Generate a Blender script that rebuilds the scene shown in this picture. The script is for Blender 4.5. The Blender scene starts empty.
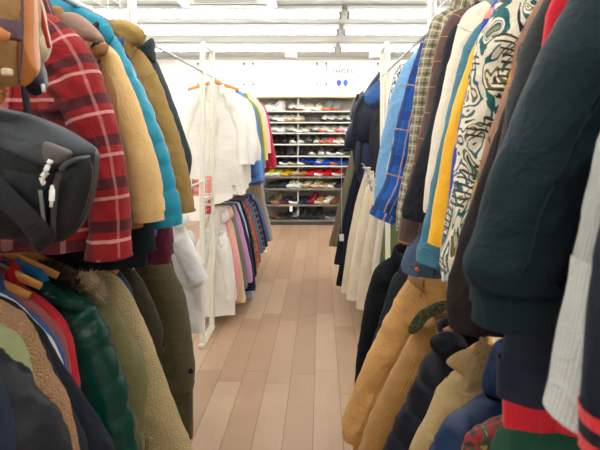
import bpy, math, random
from mathutils import Vector, noise, Matrix
random.seed(7)
C = bpy.context.scene.collection
PI = math.pi
F, VX, VY, H = 450.0, 321.0, 135.0, 1.5          # focal length in px, vanishing point, eye height
RXL, RXR, RXRU, RXLL = -.84, .47, .56, -.95                             # rail centre lines of the two rows
RZU, RZL, RZR = 1.95, 1.16, 1.06                  # upper rails, lower rails
def X_(px, Y): return (px-VX)*Y/F
def Z_(py, Y): return H-(py-VY)*Y/F
def P(px, py, Y): return Vector((X_(px, Y), Y, Z_(py, Y)))
def nz(x, y=0., z=0.): return noise.noise(Vector((x, y, z)))
def lerp(a, b, t): return a+(b-a)*t
def clamp(x, a=0., b=1.): return max(a, min(b, x))
def smooth(t): t = clamp(t); return t*t*(3-2*t)

# ------------------------------------------------------------------ materials
def lin(c):
    out = []
    for v in c:
        v /= 255.
        out.append(v/12.92 if v <= .04045 else ((v+.055)/1.055)**2.4)
    return (*out, 1.)
MATS = {}
class NT:
    def __init__(s, name):
        s.m = bpy.data.materials.new(name); s.m.use_nodes = True
        s.t = s.m.node_tree; s.n = s.t.nodes; s.b = s.n['Principled BSDF']
    def node(s, kind, **kw):
        n = s.n.new(kind)
        for k, v in kw.items(): setattr(n, k, v)
        return n
    def link(s, a, b): s.t.links.new(a, b)
    def put(s, sock, v):
        if isinstance(v, (int, float, tuple, list)): sock.default_value = v
        else: s.link(v, sock)
    def math(s, op, a, b=0., c=0.):
        n = s.node('ShaderNodeMath', operation=op)
        s.put(n.inputs[0], a); s.put(n.inputs[1], b); s.put(n.inputs[2], c)
        return n.outputs[0]
    def mix(s, f, a, b, blend='MIX'):
        n = s.node('ShaderNodeMix', data_type='RGBA', blend_type=blend)
        s.put(n.inputs[0], f); s.put(n.inputs[6], a); s.put(n.inputs[7], b)
        return n.outputs[2]
    def uv(s):
        if not hasattr(s, '_uv'):
            s._uv = s.node('ShaderNodeUVMap', uv_map='UVMap').outputs[0]
            sp = s.node('ShaderNodeSeparateXYZ'); s.link(s._uv, sp.inputs[0]); s._s = sp
        return s._uv
    def u(s): s.uv(); return s._s.outputs[0]
    def v(s): s.uv(); return s._s.outputs[1]
    def obj(s): return s.node('ShaderNodeTexCoord').outputs['Object']
    def noise(s, vec, scale, detail=3., rough=.55, dist=0.):
        n = s.node('ShaderNodeTexNoise'); s.link(vec, n.inputs['Vector'])
        n.inputs['Scale'].default_value = scale; n.inputs['Detail'].default_value = detail
        n.inputs['Roughness'].default_value = rough; n.inputs['Distortion'].default_value = dist
        return n
    def ramp(s, fac, stops, interp='LINEAR'):
        n = s.node('ShaderNodeValToRGB'); n.color_ramp.interpolation = interp
        e = n.color_ramp.elements
        while len(e) < len(stops): e.new(.5)
        for k, (p, c) in enumerate(stops): e[k].position = p; e[k].color = c
        s.link(fac, n.inputs[0]); return n.outputs[0]
    def bump(s, h, strength=.4, dist=.004):
        n = s.node('ShaderNodeBump'); n.inputs['Strength'].default_value = strength
        n.inputs['Distance'].default_value = dist; s.link(h, n.inputs['Height'])
        s.link(n.outputs[0], s.b.inputs['Normal'])
    def stripe(s, coord, period, centre, width):
        f = s.math('FRACT', s.math('MULTIPLY', coord, 1./period))
        return s.math('COMPARE', f, centre, width/period/2)
def W(c): return lin(c)

def fabric(key, col, kind='weave', pattern=None, rough=None):
    if key in MATS: return MATS[key]
    N = NT(key); uv = N.uv(); b = N.b
    base = lin(col)
    big = N.noise(uv, 9., 4.).outputs[0]
    c = N.mix(big, tuple(v*.84 for v in base[:3])+(1,), tuple(min(1, v*1.14) for v in base[:3])+(1,))
    if pattern: c = pattern(N, c)
    r, sheen, spec = .85, .15, .25
    fine = N.noise(uv, 420., 2.).outputs[0]
    mid = N.noise(uv, 38., 4., .6).outputs[0]
    crease = N.math('ABSOLUTE', N.math('SUBTRACT', N.noise(uv, 13., 3., .5, 1.1).outputs[0], .5))
    mid = N.math('ADD', mid, N.math('MULTIPLY', N.math('POWER', crease, .6), 5.))
    if kind == 'weave': N.bump(N.math('ADD', N.math('MULTIPLY', fine, .35), mid), .35, .004)
    elif kind == 'smooth': r = .7; N.bump(mid, .25, .004)
    elif kind == 'knit':
        w = N.node('ShaderNodeTexWave', wave_type='BANDS', bands_direction='X'); N.link(uv, w.inputs[0])
        w.inputs['Scale'].default_value = 55.; w.inputs['Distortion'].default_value = 1.5
        N.bump(N.math('ADD', N.math('MULTIPLY', w.outputs[1], .5), mid), .35, .004); r = .92; sheen = .3
    elif kind == 'cord':
        w = N.node('ShaderNodeTexWave', wave_type='BANDS', bands_direction='X'); N.link(uv, w.inputs[0])
        w.inputs['Scale'].default_value = 48.; w.inputs['Distortion'].default_value = .6
        c = N.mix(N.math('MULTIPLY', w.outputs[1], .35), c, tuple(v*.55 for v in base[:3])+(1,))
        N.bump(w.outputs[1], .5, .003); sheen = .35
    elif kind == 'fleece':
        vo = N.node('ShaderNodeTexVoronoi'); N.link(uv, vo.inputs['Vector']); vo.inputs['Scale'].default_value = 230.
        h = N.math('ADD', N.math('MULTIPLY', vo.outputs[0], -1.2), N.noise(uv, 90., 5., .7).outputs[0])
        c = N.mix(N.math('MULTIPLY', vo.outputs[0], .5), c, tuple(v*.6 for v in base[:3])+(1,))
        N.bump(h, 1., .012); r = .95; sheen = .4
    elif kind == 'fur':
        n = N.node('ShaderNodeTexNoise'); mp = N.node('ShaderNodeMapping'); N.link(uv, mp.inputs[0])
        mp.inputs['Scale'].default_value = (220, 25, 1); N.link(mp.outputs[0], n.inputs['Vector'])
        n.inputs['Scale'].default_value = 1.; n.inputs['Detail'].default_value = 4
        c = N.mix(n.outputs[0], tuple(v*.35 for v in base[:3])+(1,), tuple(min(1, v*1.5) for v in base[:3])+(1,))
        N.bump(n.outputs[0], 1., .01); r = .9; sheen = .4
    elif kind == 'denim':
        wash = N.noise(uv, 14., 5., .65).outputs[0]
        pale = tuple(min(1., v*1.5+.05) for v in base[:3])+(1,)
        c = N.mix(N.math('MULTIPLY', wash, .5), c, pale)
        c = N.mix(N.math('MULTIPLY', fine, .25), c, tuple(v*.6 for v in base[:3])+(1,))
        N.bump(N.math('ADD', N.math('MULTIPLY', fine, .4), mid), .45, .004)
    elif kind == 'nylon': r = .5; sheen = 0; spec = .35; N.bump(N.noise(uv, 22., 3., .55, .8).outputs[0], .45, .008)
    elif kind == 'gloss': r = .2; sheen = 0; spec = .45; N.bump(N.noise(uv, 34., 3., .5, .8).outputs[0], .3, .008)
    elif kind == 'leather': r = .45; sheen = 0; spec = .32; N.bump(N.noise(uv, 160., 3.).outputs[0], .25, .002)
    b.inputs['Roughness'].default_value = rough or r
    b.inputs['Sheen Weight'].default_value = sheen*.5*(min(1., max(base[:3])*6) if max(base[:3]) < .16 else 1.)
    if max(base[:3]) < .06: spec *= .6
    b.inputs['Sheen Roughness'].default_value = .6
    b.inputs['Specular IOR Level'].default_value = spec
    N.link(c, b.inputs['Base Color'])
    MATS[key] = N.m; return N.m

def plaid(stripes):
    """stripes: (axis, period, centre, width, colour, opacity)"""
    def f(N, c):
        for ax, per, ce, wd, col, op in stripes:
            m = N.stripe(N.u() if ax == 'u' else N.v(), per, ce, wd)
            c = N.mix(N.math('MULTIPLY', m, op), c, lin(col))
        return c
    return f
def blotch(scale, stops, dist=.6, stretch=(1, 1, 1)):
    def f(N, c):
        mp = N.node('ShaderNodeMapping'); N.link(N.uv(), mp.inputs[0]); mp.inputs['Scale'].default_value = stretch
        n = N.noise(mp.outputs[0], scale, 2., .5, dist)
        return N.ramp(n.outputs[0], [(p, lin(k)) for p, k in stops], 'CONSTANT')
    return f
def knitmix(N, c):
    """bold many-coloured jumper: curling patches and thin lines of cream, teal, olive and navy"""
    mp = N.node('ShaderNodeMapping'); N.link(N.uv(), mp.inputs[0]); mp.inputs['Scale'].default_value = (1.6, .9, 1.)
    n = N.noise(mp.outputs[0], 8., 1.5, .45, 2.2)
    c = N.ramp(n.outputs[0], [(0, lin((22, 30, 46))), (.33, lin((224, 216, 196))), (.42, lin((24, 92, 96))), (.47, lin((232, 226, 208))),
                              (.535, lin((112, 96, 54))), (.575, lin((228, 220, 200))), (.62, lin((26, 32, 42))), (.66, lin((40, 110, 108))), (.71, lin((150, 128, 84)))], 'CONSTANT')
    w = N.node('ShaderNodeTexWave', wave_type='BANDS', bands_direction='Y'); N.link(N.uv(), w.inputs[0])
    w.inputs['Scale'].default_value = 22.; w.inputs['Distortion'].default_value = 7.; w.inputs['Detail Scale'].default_value = .6
    big = N.noise(N.uv(), 11., 1.).outputs[0]
    msk = N.math('MULTIPLY', N.math('GREATER_THAN', w.outputs[1], .72), N.math('GREATER_THAN', big, .52))
    return N.mix(msk, c, lin((60, 52, 36)))
def plain(key, col, rough=.5, metal=0., spec=.5, emit=0.):
    if key in MATS: return MATS[key]
    N = NT(key); b = N.b
    n = N.noise(N.obj(), 7., 3.).outputs[0]; base = lin(col)
    c = N.mix(n, tuple(v*.93 for v in base[:3])+(1,), tuple(min(1, v*1.05) for v in base[:3])+(1,))
    N.link(c, b.inputs['Base Color'])
    b.inputs['Roughness'].default_value = rough; b.inputs['Metallic'].default_value = metal
    b.inputs['Specular IOR Level'].default_value = spec
    if emit: b.inputs['Emission Color'].default_value = base; b.inputs['Emission Strength'].default_value = emit
    MATS[key] = N.m; return N.m
def wood(key, col):
    if key in MATS: return MATS[key]
    N = NT(key); base = lin(col)
    mp = N.node('ShaderNodeMapping'); N.link(N.obj(), mp.inputs[0]); mp.inputs['Scale'].default_value = (3, 40, 40)
    n = N.noise(mp.outputs[0], 2., 4., .6, .8).outputs[0]
    N.link(N.mix(n, tuple(v*.7 for v in base[:3])+(1,), tuple(min(1, v*1.2) for v in base[:3])+(1,)), N.b.inputs['Base Color'])
    N.b.inputs['Roughness'].default_value = .35
    MATS[key] = N.m; return N.m

# ------------------------------------------------------------------ object helpers
def tag(o, label=None, cat=None, group=None, kind=None):
    if label: o['label'] = label
    if cat: o['category'] = cat
    if group: o['group'] = group
    if kind: o['kind'] = kind
    return o
def thing(name, label, cat, loc, group=None, rz=0.):
    o = bpy.data.objects.new(name, None); C.objects.link(o); o.empty_display_size = .05
    o.location = loc; o.rotation_euler = (0, 0, rz)
    return tag(o, label, cat, group)
def mesh(name, verts, faces, mat, parent=None, uvs=None, sm=True, world=True):
    me = bpy.data.meshes.new(name)
    off = Vector(parent.location) if (parent is not None and world) else Vector((0, 0, 0))
    if parent is not None and world and parent.parent is not None: off = off+Vector(parent.parent.location)
    me.from_pydata([tuple(Vector(v)-off) for v in verts], [], faces)
    if uvs is not None:
        l = me.uv_layers.new(name='UVMap')
        vi = [0]*len(me.loops); me.loops.foreach_get('vertex_index', vi)
        fl = []
        for i in vi: fl.extend(uvs[i])
        l.data.foreach_set('uv', fl)
    if sm: me.polygons.foreach_set('use_smooth', [True]*len(me.polygons))
    me.materials.append(mat)
    o = bpy.data.objects.new(name, me); C.objects.link(o)
    if parent is not None: o.parent = parent
    return o
class MB:
    """collects shapes that form one part"""
    def __init__(s): s.v, s.f, s.uv = [], [], []
    def add(s, v, f, uv=None):
        k = len(s.v); s.v += [Vector(p) for p in v]; s.f += [tuple(i+k for i in q) for q in f]
        s.uv += uv if uv else [(p[0]+.31*p[1], p[2]+.17*p[1]) for p in s.v[k:]]
        return s
    def grid(s, fn, nu, nv, uvf=None):
        v = []; uv = []
        for j in range(nv+1):
            for i in range(nu+1):
                p = fn(i/nu, j/nv); v.append(p)
                uv.append(uvf(i/nu, j/nv) if uvf else (p[0]+.3*p[1], p[2]))
        w = nu+1
        return s.add(v, [(j*w+i, j*w+i+1, (j+1)*w+i+1, (j+1)*w+i) for j in range(nv) for i in range(nu)], uv)
    def box(s, x0, x1, y0, y1, z0, z1, b=0.):
        b = min(b, (x1-x0)/2.01, (y1-y0)/2.01, (z1-z0)/2.01)
        if b <= 0:
            v = [(x, y, z) for z in (z0, z1) for y in (y0, y1) for x in (x0, x1)]
            return s.add(v, [(0, 2, 3, 1), (4, 5, 7, 6), (0, 1, 5, 4), (2, 6, 7, 3), (0, 4, 6, 2), (1, 3, 7, 5)])
        def ring(i, z): a, c, d, e = x0+i, x1-i, y0+i, y1-i; return [(a+b, d, z), (c-b, d, z), (c, d+b, z), (c, e-b, z), (c-b, e, z), (a+b, e, z), (a, e-b, z), (a, d+b, z)]
        v = ring(b, z0)+ring(0, z0+b)+ring(0, z1-b)+ring(b, z1); f = []
        for j in range(3):
            for i in range(8): k = (i+1) % 8; f.append((j*8+i, j*8+k, j*8+8+k, j*8+8+i))
        f += [tuple(range(7, -1, -1)), tuple(range(24, 32))]
        return s.add(v, f)
    def sweep(s, pts, rx, ry=None, side=None, n=10, e=1., cap=True):
        """a tube or strap along pts: half width rx along «side», half thickness ry across it"""
        pts = [Vector(p) for p in pts]; ry = ry if ry is not None else rx
        v = []; uv = []; L = 0.; m = len(pts)
        for j, p in enumerate(pts):
            t = (pts[min(j+1, m-1)]-pts[max(j-1, 0)]).normalized()
            if j: L += (p-pts[j-1]).length
            sd = Vector(side) if side else (Vector((0, 0, 1)) if abs(t.z) < .9 else Vector((1, 0, 0)))
            a = (sd-t*sd.dot(t)).normalized(); b = t.cross(a)
            wx = rx(j/(m-1)) if callable(rx) else rx; wy = ry(j/(m-1)) if callable(ry) else ry
            for i in range(n+1):
                th = 2*PI*i/n; c_, s_ = math.cos(th), math.sin(th)
                v.append(p+a*(wx*math.copysign(abs(c_)**e, c_))+b*(wy*math.copysign(abs(s_)**e, s_))); uv.append((th*(wx+wy)/2, L))
        w = n+1
        f = [(j*w+i, j*w+i+1, (j+1)*w+i+1, (j+1)*w+i) for j in range(m-1) for i in range(n)]
        if cap: f += [tuple(range(n-1, -1, -1)), tuple((m-1)*w+i for i in range(n))]
        return s.add(v, f, uv)
    def lathe(s, prof, c=(0, 0, 0), n=16):
        c = Vector(c)
        return s.grid(lambda u, w: c+Vector((math.cos(2*PI*u), math.sin(2*PI*u), 0))*interp_list(prof, w)[0]+Vector((0, 0, interp_list(prof, w)[1])), n, len(prof)-1)
    def build(s, name, mat, parent=None, sm=True, world=True): return mesh(name, s.v, s.f, mat, parent, s.uv, sm, world)
def interp_list(pr, w):
    k = w*(len(pr)-1); i = min(int(k+1e-6), len(pr)-2); t = k-i
    return (lerp(pr[i][0], pr[i+1][0], t), lerp(pr[i][1], pr[i+1][1], t))
def catmull(pts, n, closed=False):
    pts = [Vector(p) for p in pts]; m = len(pts); out = []
    segs = m if closed else m-1
    g = (lambda i: pts[i % m]) if closed else (lambda i: pts[max(0, min(m-1, i))])
    raw = []
    for k in range(segs):
        a, b, c, d = g(k-1), g(k), g(k+1), g(k+2)
        for q in range(12):
            t = q/12.
            raw.append(.5*((2*b)+(c-a)*t+(2*a-5*b+4*c-d)*t*t+(3*b-a-3*c+d)*t**3))
    raw.append(g(segs) if not closed else raw[0].copy())
    L = [0.]
    for i in range(1, len(raw)): L.append(L[-1]+(raw[i]-raw[i-1]).length)
    tot = L[-1] or 1e-6; i = 0
    cnt = n if closed else n+1
    for k in range(cnt):
        s = tot*k/n
        while i < len(L)-2 and L[i+1] < s: i += 1
        t = (s-L[i])/max(1e-9, L[i+1]-L[i]); out.append(raw[i].lerp(raw[i+1], clamp(t)))
    return out

# ------------------------------------------------------------------ soft pillow-like shapes (bags, hoods, flaps)
def puff(name, pts, Y, th, mat, parent, n=44, k=10, wr=.006, ws=14., centre=None, pw=2.4, flat=0., seed=0., tilt=None, uvs=1.):
    pp = [(X_(a, Y), 0, Z_(b, Y)) for a, b in pts]
    ring = catmull(pp, n, True)
    c = Vector((X_(centre[0], Y), 0, Z_(centre[1], Y))) if centre else sum(ring, Vector())/len(ring)
    v, f, uv = [], [], []
    def put(p, y):
        y += tilt(p) if tilt else 0.
        v.append(Vector((p.x, Y+y, p.z))); uv.append((p.x*uvs, p.z*uvs))
    for sgn in (-1, 1):
        base = len(v); put(c, sgn*th)
        for j in range(1, k+1):
            q = (j/k)**.8
            for i in range(n):
                p = c+(ring[i]-c)*q
                h = th*max(0., 1-q**pw)**.5*(1+.0*flat)+wr*(1-q**4)*(nz(p.x*ws+seed, p.z*ws*.7, seed)+.6*nz(p.x*ws*2.3, p.z*ws*2.1, seed+5))
                put(p, sgn*h)
        for i in range(n):
            a = base+1+i; b = base+1+(i+1) % n
            f.append((base, a, b))
            for j in range(k-1): f.append((a+j*n, a+(j+1)*n, b+(j+1)*n, b+j*n))
    return mesh(name, v, f, mat, parent, uv)
def fur_tube(name, pts, r, mat, parent, seed=1., amp=.45, n=40, m=60, ln=.5):
    """a fur trim: a tufted roll whose surface is pulled out into many short locks"""
    path = catmull(pts, m)
    mb = MB(); rnd = random.Random(seed)
    v, f, uv = [], [], []
    mb.sweep(path, lambda t: r*.75*(.55+.45*math.sin(PI*clamp(t, .03, .97))**.5), n=14)
    # locks
    for q in range(900):
        t = rnd.random(); i = min(int(t*m), m-1); p = path[i].lerp(path[i+1], t*m-i); tg = (path[i+1]-path[i]).normalized()
        a = (Vector((0, 1, 0))-tg*tg.y).normalized(); b = tg.cross(a); th = rnd.uniform(0, 2*PI)
        d = a*math.cos(th)+b*math.sin(th); rr = r*(.55+.45*math.sin(PI*clamp(t, .03, .97))**.5)
        side = tg.cross(d).normalized(); base = p+d*rr*.65
        dr = (d+tg*rnd.uniform(-.6, .6)+side*rnd.uniform(-.5, .5)-Vector((0, 0, .35))).normalized()
        l = r*ln*2.*rnd.uniform(.5, 1.3); w = .0028
        tip = base+dr*l
        k = len(mb.v)
        mb.add([base-side*w, base+side*w, base+tg*w*1.5, tip], [(0, 1, 3), (1, 2, 3), (2, 0, 3)], [(q*.013, 0), (q*.013+.002, 0), (q*.013+.001, 0), (q*.013, l)])
    o = mb.build(name, mat, parent); o['kind'] = 'stuff'; return o
# ------------------------------------------------------------------ garments
def interp_z(tab, z):
    """tab: [(z, u)] with falling z"""
    if z >= tab[0][0]: return tab[0][1]
    for (za, ua), (zb, ub) in zip(tab, tab[1:]):
        if z >= zb: return lerp(ua, ub, (za-z)/max(1e-6, za-zb))
    return tab[-1][1]
SEED = [1.]
TEMPLATE = [(.065, 0.), (.13, -.03), (.195, -.08), (.24, -.19), (.268, -.34), (.285, -.5), (.285, -.6)]
class Garment:
    """a garment hanging across a rail: shell body, two sleeves and its collar, cuffs, hems and fastenings.
    edge: the aisle-side outline of shoulder and sleeve as photo points at the garment's distance"""
    def __init__(s, name, label, cat, side, Y, edge, bot, mat, group=None, bw=.23, dep=.05, r0=.07, r1=.055, sleeves=2, smat=None, uz=None,
                 ztop=None, puffq=0., amp=.012, hi=1, flare=.02, fwd=.02, send=1., low=False, botz=None, samp=.10, bx=0., lower=False):
        s.side, s.Y = side, Y
        s.rx = (RXLL if (lower and Y < 2.3) else RXL) if side < 0 else (RXRU if (edge and Z_(edge[-1][1], Y) > 1.0 and Y < 2.3 and not lower) else RXR)
        s.sg = 1. if side < 0 else -1.
        s.mat, s.smat = mat, smat or mat
        SEED[0] += 3.37; s.seed = SEED[0]
        if uz is None:
            uz = []
            for a, b in edge: uz.append(((X_(a, Y-fwd*.8)-s.rx)*s.sg, Z_(b, Y-fwd*.8)))
        uz = [p for p in uz if p[0] > .062] or uz
        if uz[0][0] > .09: uz = [(.065, uz[0][1]+(uz[0][0]-.065)*.35)]+uz
        s.uz = uz
        s.ztop = ztop if ztop else uz[0][1]+.012
        s.zbot = botz if botz is not None else (Z_(bot, Y) if bot is not None else uz[-1][1]+.03)
        zs = []
        for u, z in uz:
            if not zs or z < zs[-1][0]-1e-4: zs.append((z, u))
        s.tab = [(s.ztop, .055)]+zs if zs[0][0] < s.ztop-1e-4 else zs
        s.bw, s.dep, s.puffq, s.amp, s.flare, s.fwd, s.low, s.bx = bw, dep, puffq, amp, flare, fwd, low, bx
        s.nosl = sleeves == 0
        s.root = thing(name, label, cat, (s.rx, Y, s.zbot), group)
        nu, nv = ((22, 16) if low else (44, 46)) if hi == 1 else (64, 90)
        s.nu, s.nv = nu, nv
        # body
        mb = MB(); mb.grid(s.body, nu, nv, s.body_uv)
        s.lip(mb, s.body, nu, 1.)
        s.b = mb.build('body', mat, s.root)
        if s.puffq: pass
        # sleeves
        s.r0, s.r1, s.samp, s.send = r0, r1, samp*1.5, send
        if sleeves:
            s.make_path(uz)
            for k in range(sleeves):
                s.flip = -1. if k else 1.
                n1, n2 = ((12, 18) if low else (26, 44)) if hi == 1 else (36, 80)
                mb = MB(); mb.grid(s.sleeve, n1, n2, s.sleeve_uv); s.lip(mb, s.sleeve, n1, 1.)
                s.sl = getattr(s, 'sl', []); s.sl.append(mb.build('sleeve', s.smat, s.root))
            s.flip = 1.
    def wpt(s, u, y, z): return Vector((s.rx+s.sg*u, s.Y+y, z))
    def zv(s, v): return s.ztop+(s.zbot-s.ztop)*(v**1.55)
    def halfw(s, z):
        e = interp_z(s.tab, z); v = (s.ztop-z)/max(.05, s.ztop-s.zbot)
        if s.nosl: return e
        return max(.05, min(e-.008, s.bw+s.flare*v))
    def body(s, t, v, off=0., z=None):
        z = s.zv(v) if z is None else z
        vv = clamp((s.ztop-z)/max(.05, s.ztop-s.zbot))
        a = PI/2+2*PI*t; ca, sa = math.cos(a), math.sin(a)
        w = s.halfw(z)
        d = s.dep*(.55+.45*smooth(vv*3.5))
        if s.puffq:
            q = abs(math.sin(PI*(s.ztop-z)/s.puffq+.4))**.45
            d *= .84+.2*q; w *= .975+.028*q
        x = w*math.copysign(abs(ca)**.75, ca); y = d*math.copysign(abs(sa)**.8, sa)
        am = s.amp*1.45*(.25+.75*vv)
        f = nz(x*11+s.seed, z*1.6, s.seed)+.5*nz(x*26+s.seed, z*3.+(0 if sa > 0 else 9), 3)+.35*nz(x*8, z*14, s.seed+(0 if sa > 0 else 4))
        f += .9*((1-abs(nz(x*7+z*3.2+s.seed, z*2.2, s.seed+(0 if sa > 0 else 7))))**4-.35)
        if s.puffq: f += .5*nz(x*30, z*16, s.seed)
        y += am*f*abs(sa)**.5*1.3
        zz = z+(.006*nz(x*9, 1, s.seed)*vv if vv > .8 else 0)
        if off:
            y += off*sa; x += off*ca
        yo = -.006*vv
        return s.wpt(x+s.bx*vv, y+yo, zz)
    def body_uv(s, t, v):
        z = s.zv(v); return ((t-.5)*2*(s.halfw(z)+s.dep)*1.15 if not s.nosl else (t-.5)*4*s.bw, z)
    def lip(s, mb, fn, nu, v1):
        """turned-in hem, so an open end shows cloth thickness and a dark inside"""
        ring = [fn(i/nu, v1) for i in range(nu+1)]; c = sum(ring, Vector())/len(ring)
        prev = [fn(i/nu, v1-.06) for i in range(nu+1)]; c2 = sum(prev, Vector())/len(prev)
        rows = [ring, [c+(p-c)*.9 for p in ring], [c2+(p-c2)*.82 for p in prev], [c2+(p-c2)*.02 for p in prev]]
        w = nu+1
        mb.add([p for r in rows for p in r], [(j*w+i, j*w+i+1, (j+1)*w+i+1, (j+1)*w+i) for j in range(3) for i in range(nu)],
               [(i/nu*.4, j*.03) for j in range(4) for i in range(w)])
    def make_path(s, uz):
        pts = catmull([(u, 0, z) for u, z in uz], 90)
        k = next((i for i, p in enumerate(pts) if p.x > .10), 0)
        pts = pts[k:]
        n = []
        for i in range(len(pts)):
            a = pts[max(0, i-6)]; b = pts[min(len(pts)-1, i+6)]; t = (b-a).normalized()
            n.append(Vector((t.z, 0, -t.x)))
        s.pts, s.nrm = pts, n
        s.L = sum((pts[i+1]-pts[i]).length for i in range(len(pts)-1))
    def at(s, q):
        k = clamp(q)*(len(s.pts)-1); i = min(int(k), len(s.pts)-2); t = k-i
        p = s.pts[i].lerp(s.pts[i+1], t); nn = s.nrm[i].lerp(s.nrm[i+1], t).normalized()
        if q > 1:
            d = (s.pts[-1]-s.pts[-8]).normalized(); p = p+d*(q-1)*s.L
        return p, nn
    def rad(s, q):
        r = lerp(s.r0, s.r1, smooth(q*1.1))
        return r*(.55+.45*smooth(q*6))
    def sleeve(s, t, q, off=0., fac=1.):
        q = q*s.send if not off and fac == 1. else q
        e, nn = s.at(q); r = s.rad(q); c = e+nn*r
        a = 2*PI*t; ca, sa = math.cos(a), math.sin(a)
        lz = q*s.L
        k = 1.+s.samp*(.4 if s.puffq else 1.)*(nz(ca*1.2+s.seed, lz*16, s.seed+s.flip)+.6*nz(sa*2.2, lz*34+ca*2, s.seed*2))*smooth(q*4)
        k += s.samp*(.25 if s.puffq else 1.3)*((1-abs(nz(sa*1.1+s.seed, lz*11+ca*1.5, s.seed+s.flip*3)))**5-.35)*smooth(q*5)
        if s.puffq: k *= .91+.115*abs(math.sin(PI*(lz+.005*nz(ca*1.5, sa*1.5, s.seed))/s.puffq))**.5+.022*nz(sa*3, lz*40, ca*3)
        if not s.puffq: k = 1+(k-1)*(.22+.78*smooth((ca+1)/1.1))          # the outer seam stays smooth
        rr = r*k*fac+off
        p = c+nn*rr*ca
        y = rr*.86*sa-s.fwd*(.4+.6*q)
        if s.flip < 0: return s.wpt(-p.x, y, p.z)
        return s.wpt(p.x, y, p.z)
    def sleeve_uv(s, t, q): return ((t-.5)*2*PI*.058+.03, q*s.L)
    # parts -------------------------------------------------------------
    def cuff(s, ln=.06, fac=1.05, mat=None, at=None, name='cuff', off=.003):
        q0 = (s.send if at is None else at)
        for fl in (1., -1.):
            s.flip = fl; mb = MB()
            fn = lambda t, v: s.sleeve(t, q0-.01+v*ln/s.L, off, fac)
            mb.grid(fn, 26, 6, lambda t, v: (t*.35, v*ln)); s.lip(mb, fn, 26, 1.)
            mb.build(name, mat or s.smat, s.sl[0 if fl > 0 else 1])
        s.flip = 1.; return s
    def armhole(s, q=.16, mat=None):
        """the raised seam where each sleeve is set in"""
        for fl in (1., -1.):
            s.flip = fl
            pts2 = [s.sleeve(.5+.5*k/16., q+.04*math.sin(PI*k/16.), .0015, 1.0001) for k in range(17)]
            MB().sweep(pts2, .0022, n=5).build('armhole_seam', mat or s.smat, s.sl[0 if fl > 0 else 1])
        s.flip = 1.; return s
    def seam(s, t=.72, q0=.05, q1=.95, mat=None, r=.0022):
        pts = [s.sleeve(t, lerp(q0, q1, k/40.), .0012, 1.0001) for k in range(41)]
        MB().sweep(pts, r, n=5).build('sleeve_seam', mat or s.smat, s.sl[0]); return s
    def band(s, z0, z1, mat, name='hem_band', off=.004):
        """strip all round the body between two heights"""
        mb = MB(); fn = lambda t, v: s.body(t, 0, off, lerp(z0, z1, v))
        mb.grid(fn, s.nu, 6, lambda t, v: ((t-.5)*.9, lerp(z0, z1, v))); mb.build(name, mat, s.root); return s
    def hem(s, h, mat=None): return s.band(s.zbot+h, s.zbot-.004, mat or s.mat)
    def patch(s, name, t0, t1, z0, z1, mat, off=.006, parent=None, n=10):
        mb = MB(); e = .0001
        def fn(a, b):
            edge = min(a, 1-a, b, 1-b); o = off if edge > .02 else -.004
            return s.body(lerp(t0, t1, a), 0, o, lerp(z0, z1, b))
        def remap(x): return 0. if x < e else x
        vals = [0., .021]+[.021+(.958)*i/(n-1) for i in range(1, n-1)]+[.979, 1.]
        v = []; uv = []
        for b in vals:
            for a in vals: v.append(fn(a, b)); uv.append((lerp(t0, t1, a)*.9, lerp(z0, z1, b)))
        w = len(vals); mb.add(v, [(j*w+i, j*w+i+1, (j+1)*w+i+1, (j+1)*w+i) for j in range(w-1) for i in range(w-1)], uv)
        return mb.build(name, mat, s.root)
    def placket(s, mat=None, wd=.012, name='placket', ztop=None):
        return s.patch(name, .5-wd, .5+wd, (ztop or s.ztop-.03), s.zbot+.005, mat or s.mat, .006, n=22)
    def button(s, p, mat, r=.008, name='button', on=None):
        mb = MB(); p = Vector(p)
        mb.sweep([p+Vector((0, .004, 0)), p+Vector((0, -.003, 0)), p+Vector((0, -.0045, 0))], lambda t: r if t < .6 else r*.7, n=12, side=(1, 0, 0))
        mb.build(name, mat, on or s.root)
    def buttons(s, n, mat, z0=None, z1=None, r=.007):
        for k in range(n):
            z = lerp(z0 or s.ztop-.08, z1 or s.zbot+.08, k/max(1, n-1))
            s.button(s.body(.5, 0, .009, z), mat, r)
        return s
    def collar(s, kind='shirt', mat=None, h=.045, a=.075, b=.052, name=None, dx=0., dz=0., tw=1.):
        mat = mat or s.mat; zt = s.ztop-.012+dz
        if kind == 'shirt': prof = [(-.004, -.03), (.0, h*.5), (.003, h), (.010, h*.9), (.020*tw, h*.3), (.032*tw, -.022), (.028*tw, -.024), (.012, h*.25), (.006, 0)]; gap = .10; nm = 'collar'
        elif kind == 'stand': prof = [(.004, -.03), (.006, h*.5), (.008, h), (.0, h+.004), (-.006, h), (-.008, h*.5), (-.006, -.02)]; gap = .05; nm = 'collar'
        elif kind == 'crew': prof = [(.006, -.02), (.012, .0), (.008, .018), (.0, .024), (-.008, .016), (-.01, -.01)]; gap = 0.; nm = 'neckband'
        elif kind == 'wide': prof = [(-.004, -.03), (.0, h*.6), (.006, h), (.02, h*.95), (.045, h*.2), (.07, -.05), (.066, -.056), (.03, h*.1), (.008, 0)]; gap = .08; nm = 'collar'
        mb = MB()
        def fn(t, v):
            k = v*(len(prof)-1); i = min(int(k+1e-6), len(prof)-2); f = k-i
            o = lerp(prof[i][0], prof[i+1][0], f); z = lerp(prof[i][1], prof[i+1][1], f)
            th = -PI/2+2*PI*lerp(gap, 1-gap, t)
            fr = smooth((-math.sin(th)+.2)/1.2)
            z -= fr*(.045 if kind != 'crew' else .04)
            return s.wpt(dx+(a+o)*math.cos(th), (b+o)*math.sin(th)+.004*nz(th*2, s.seed), zt+z)
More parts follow.
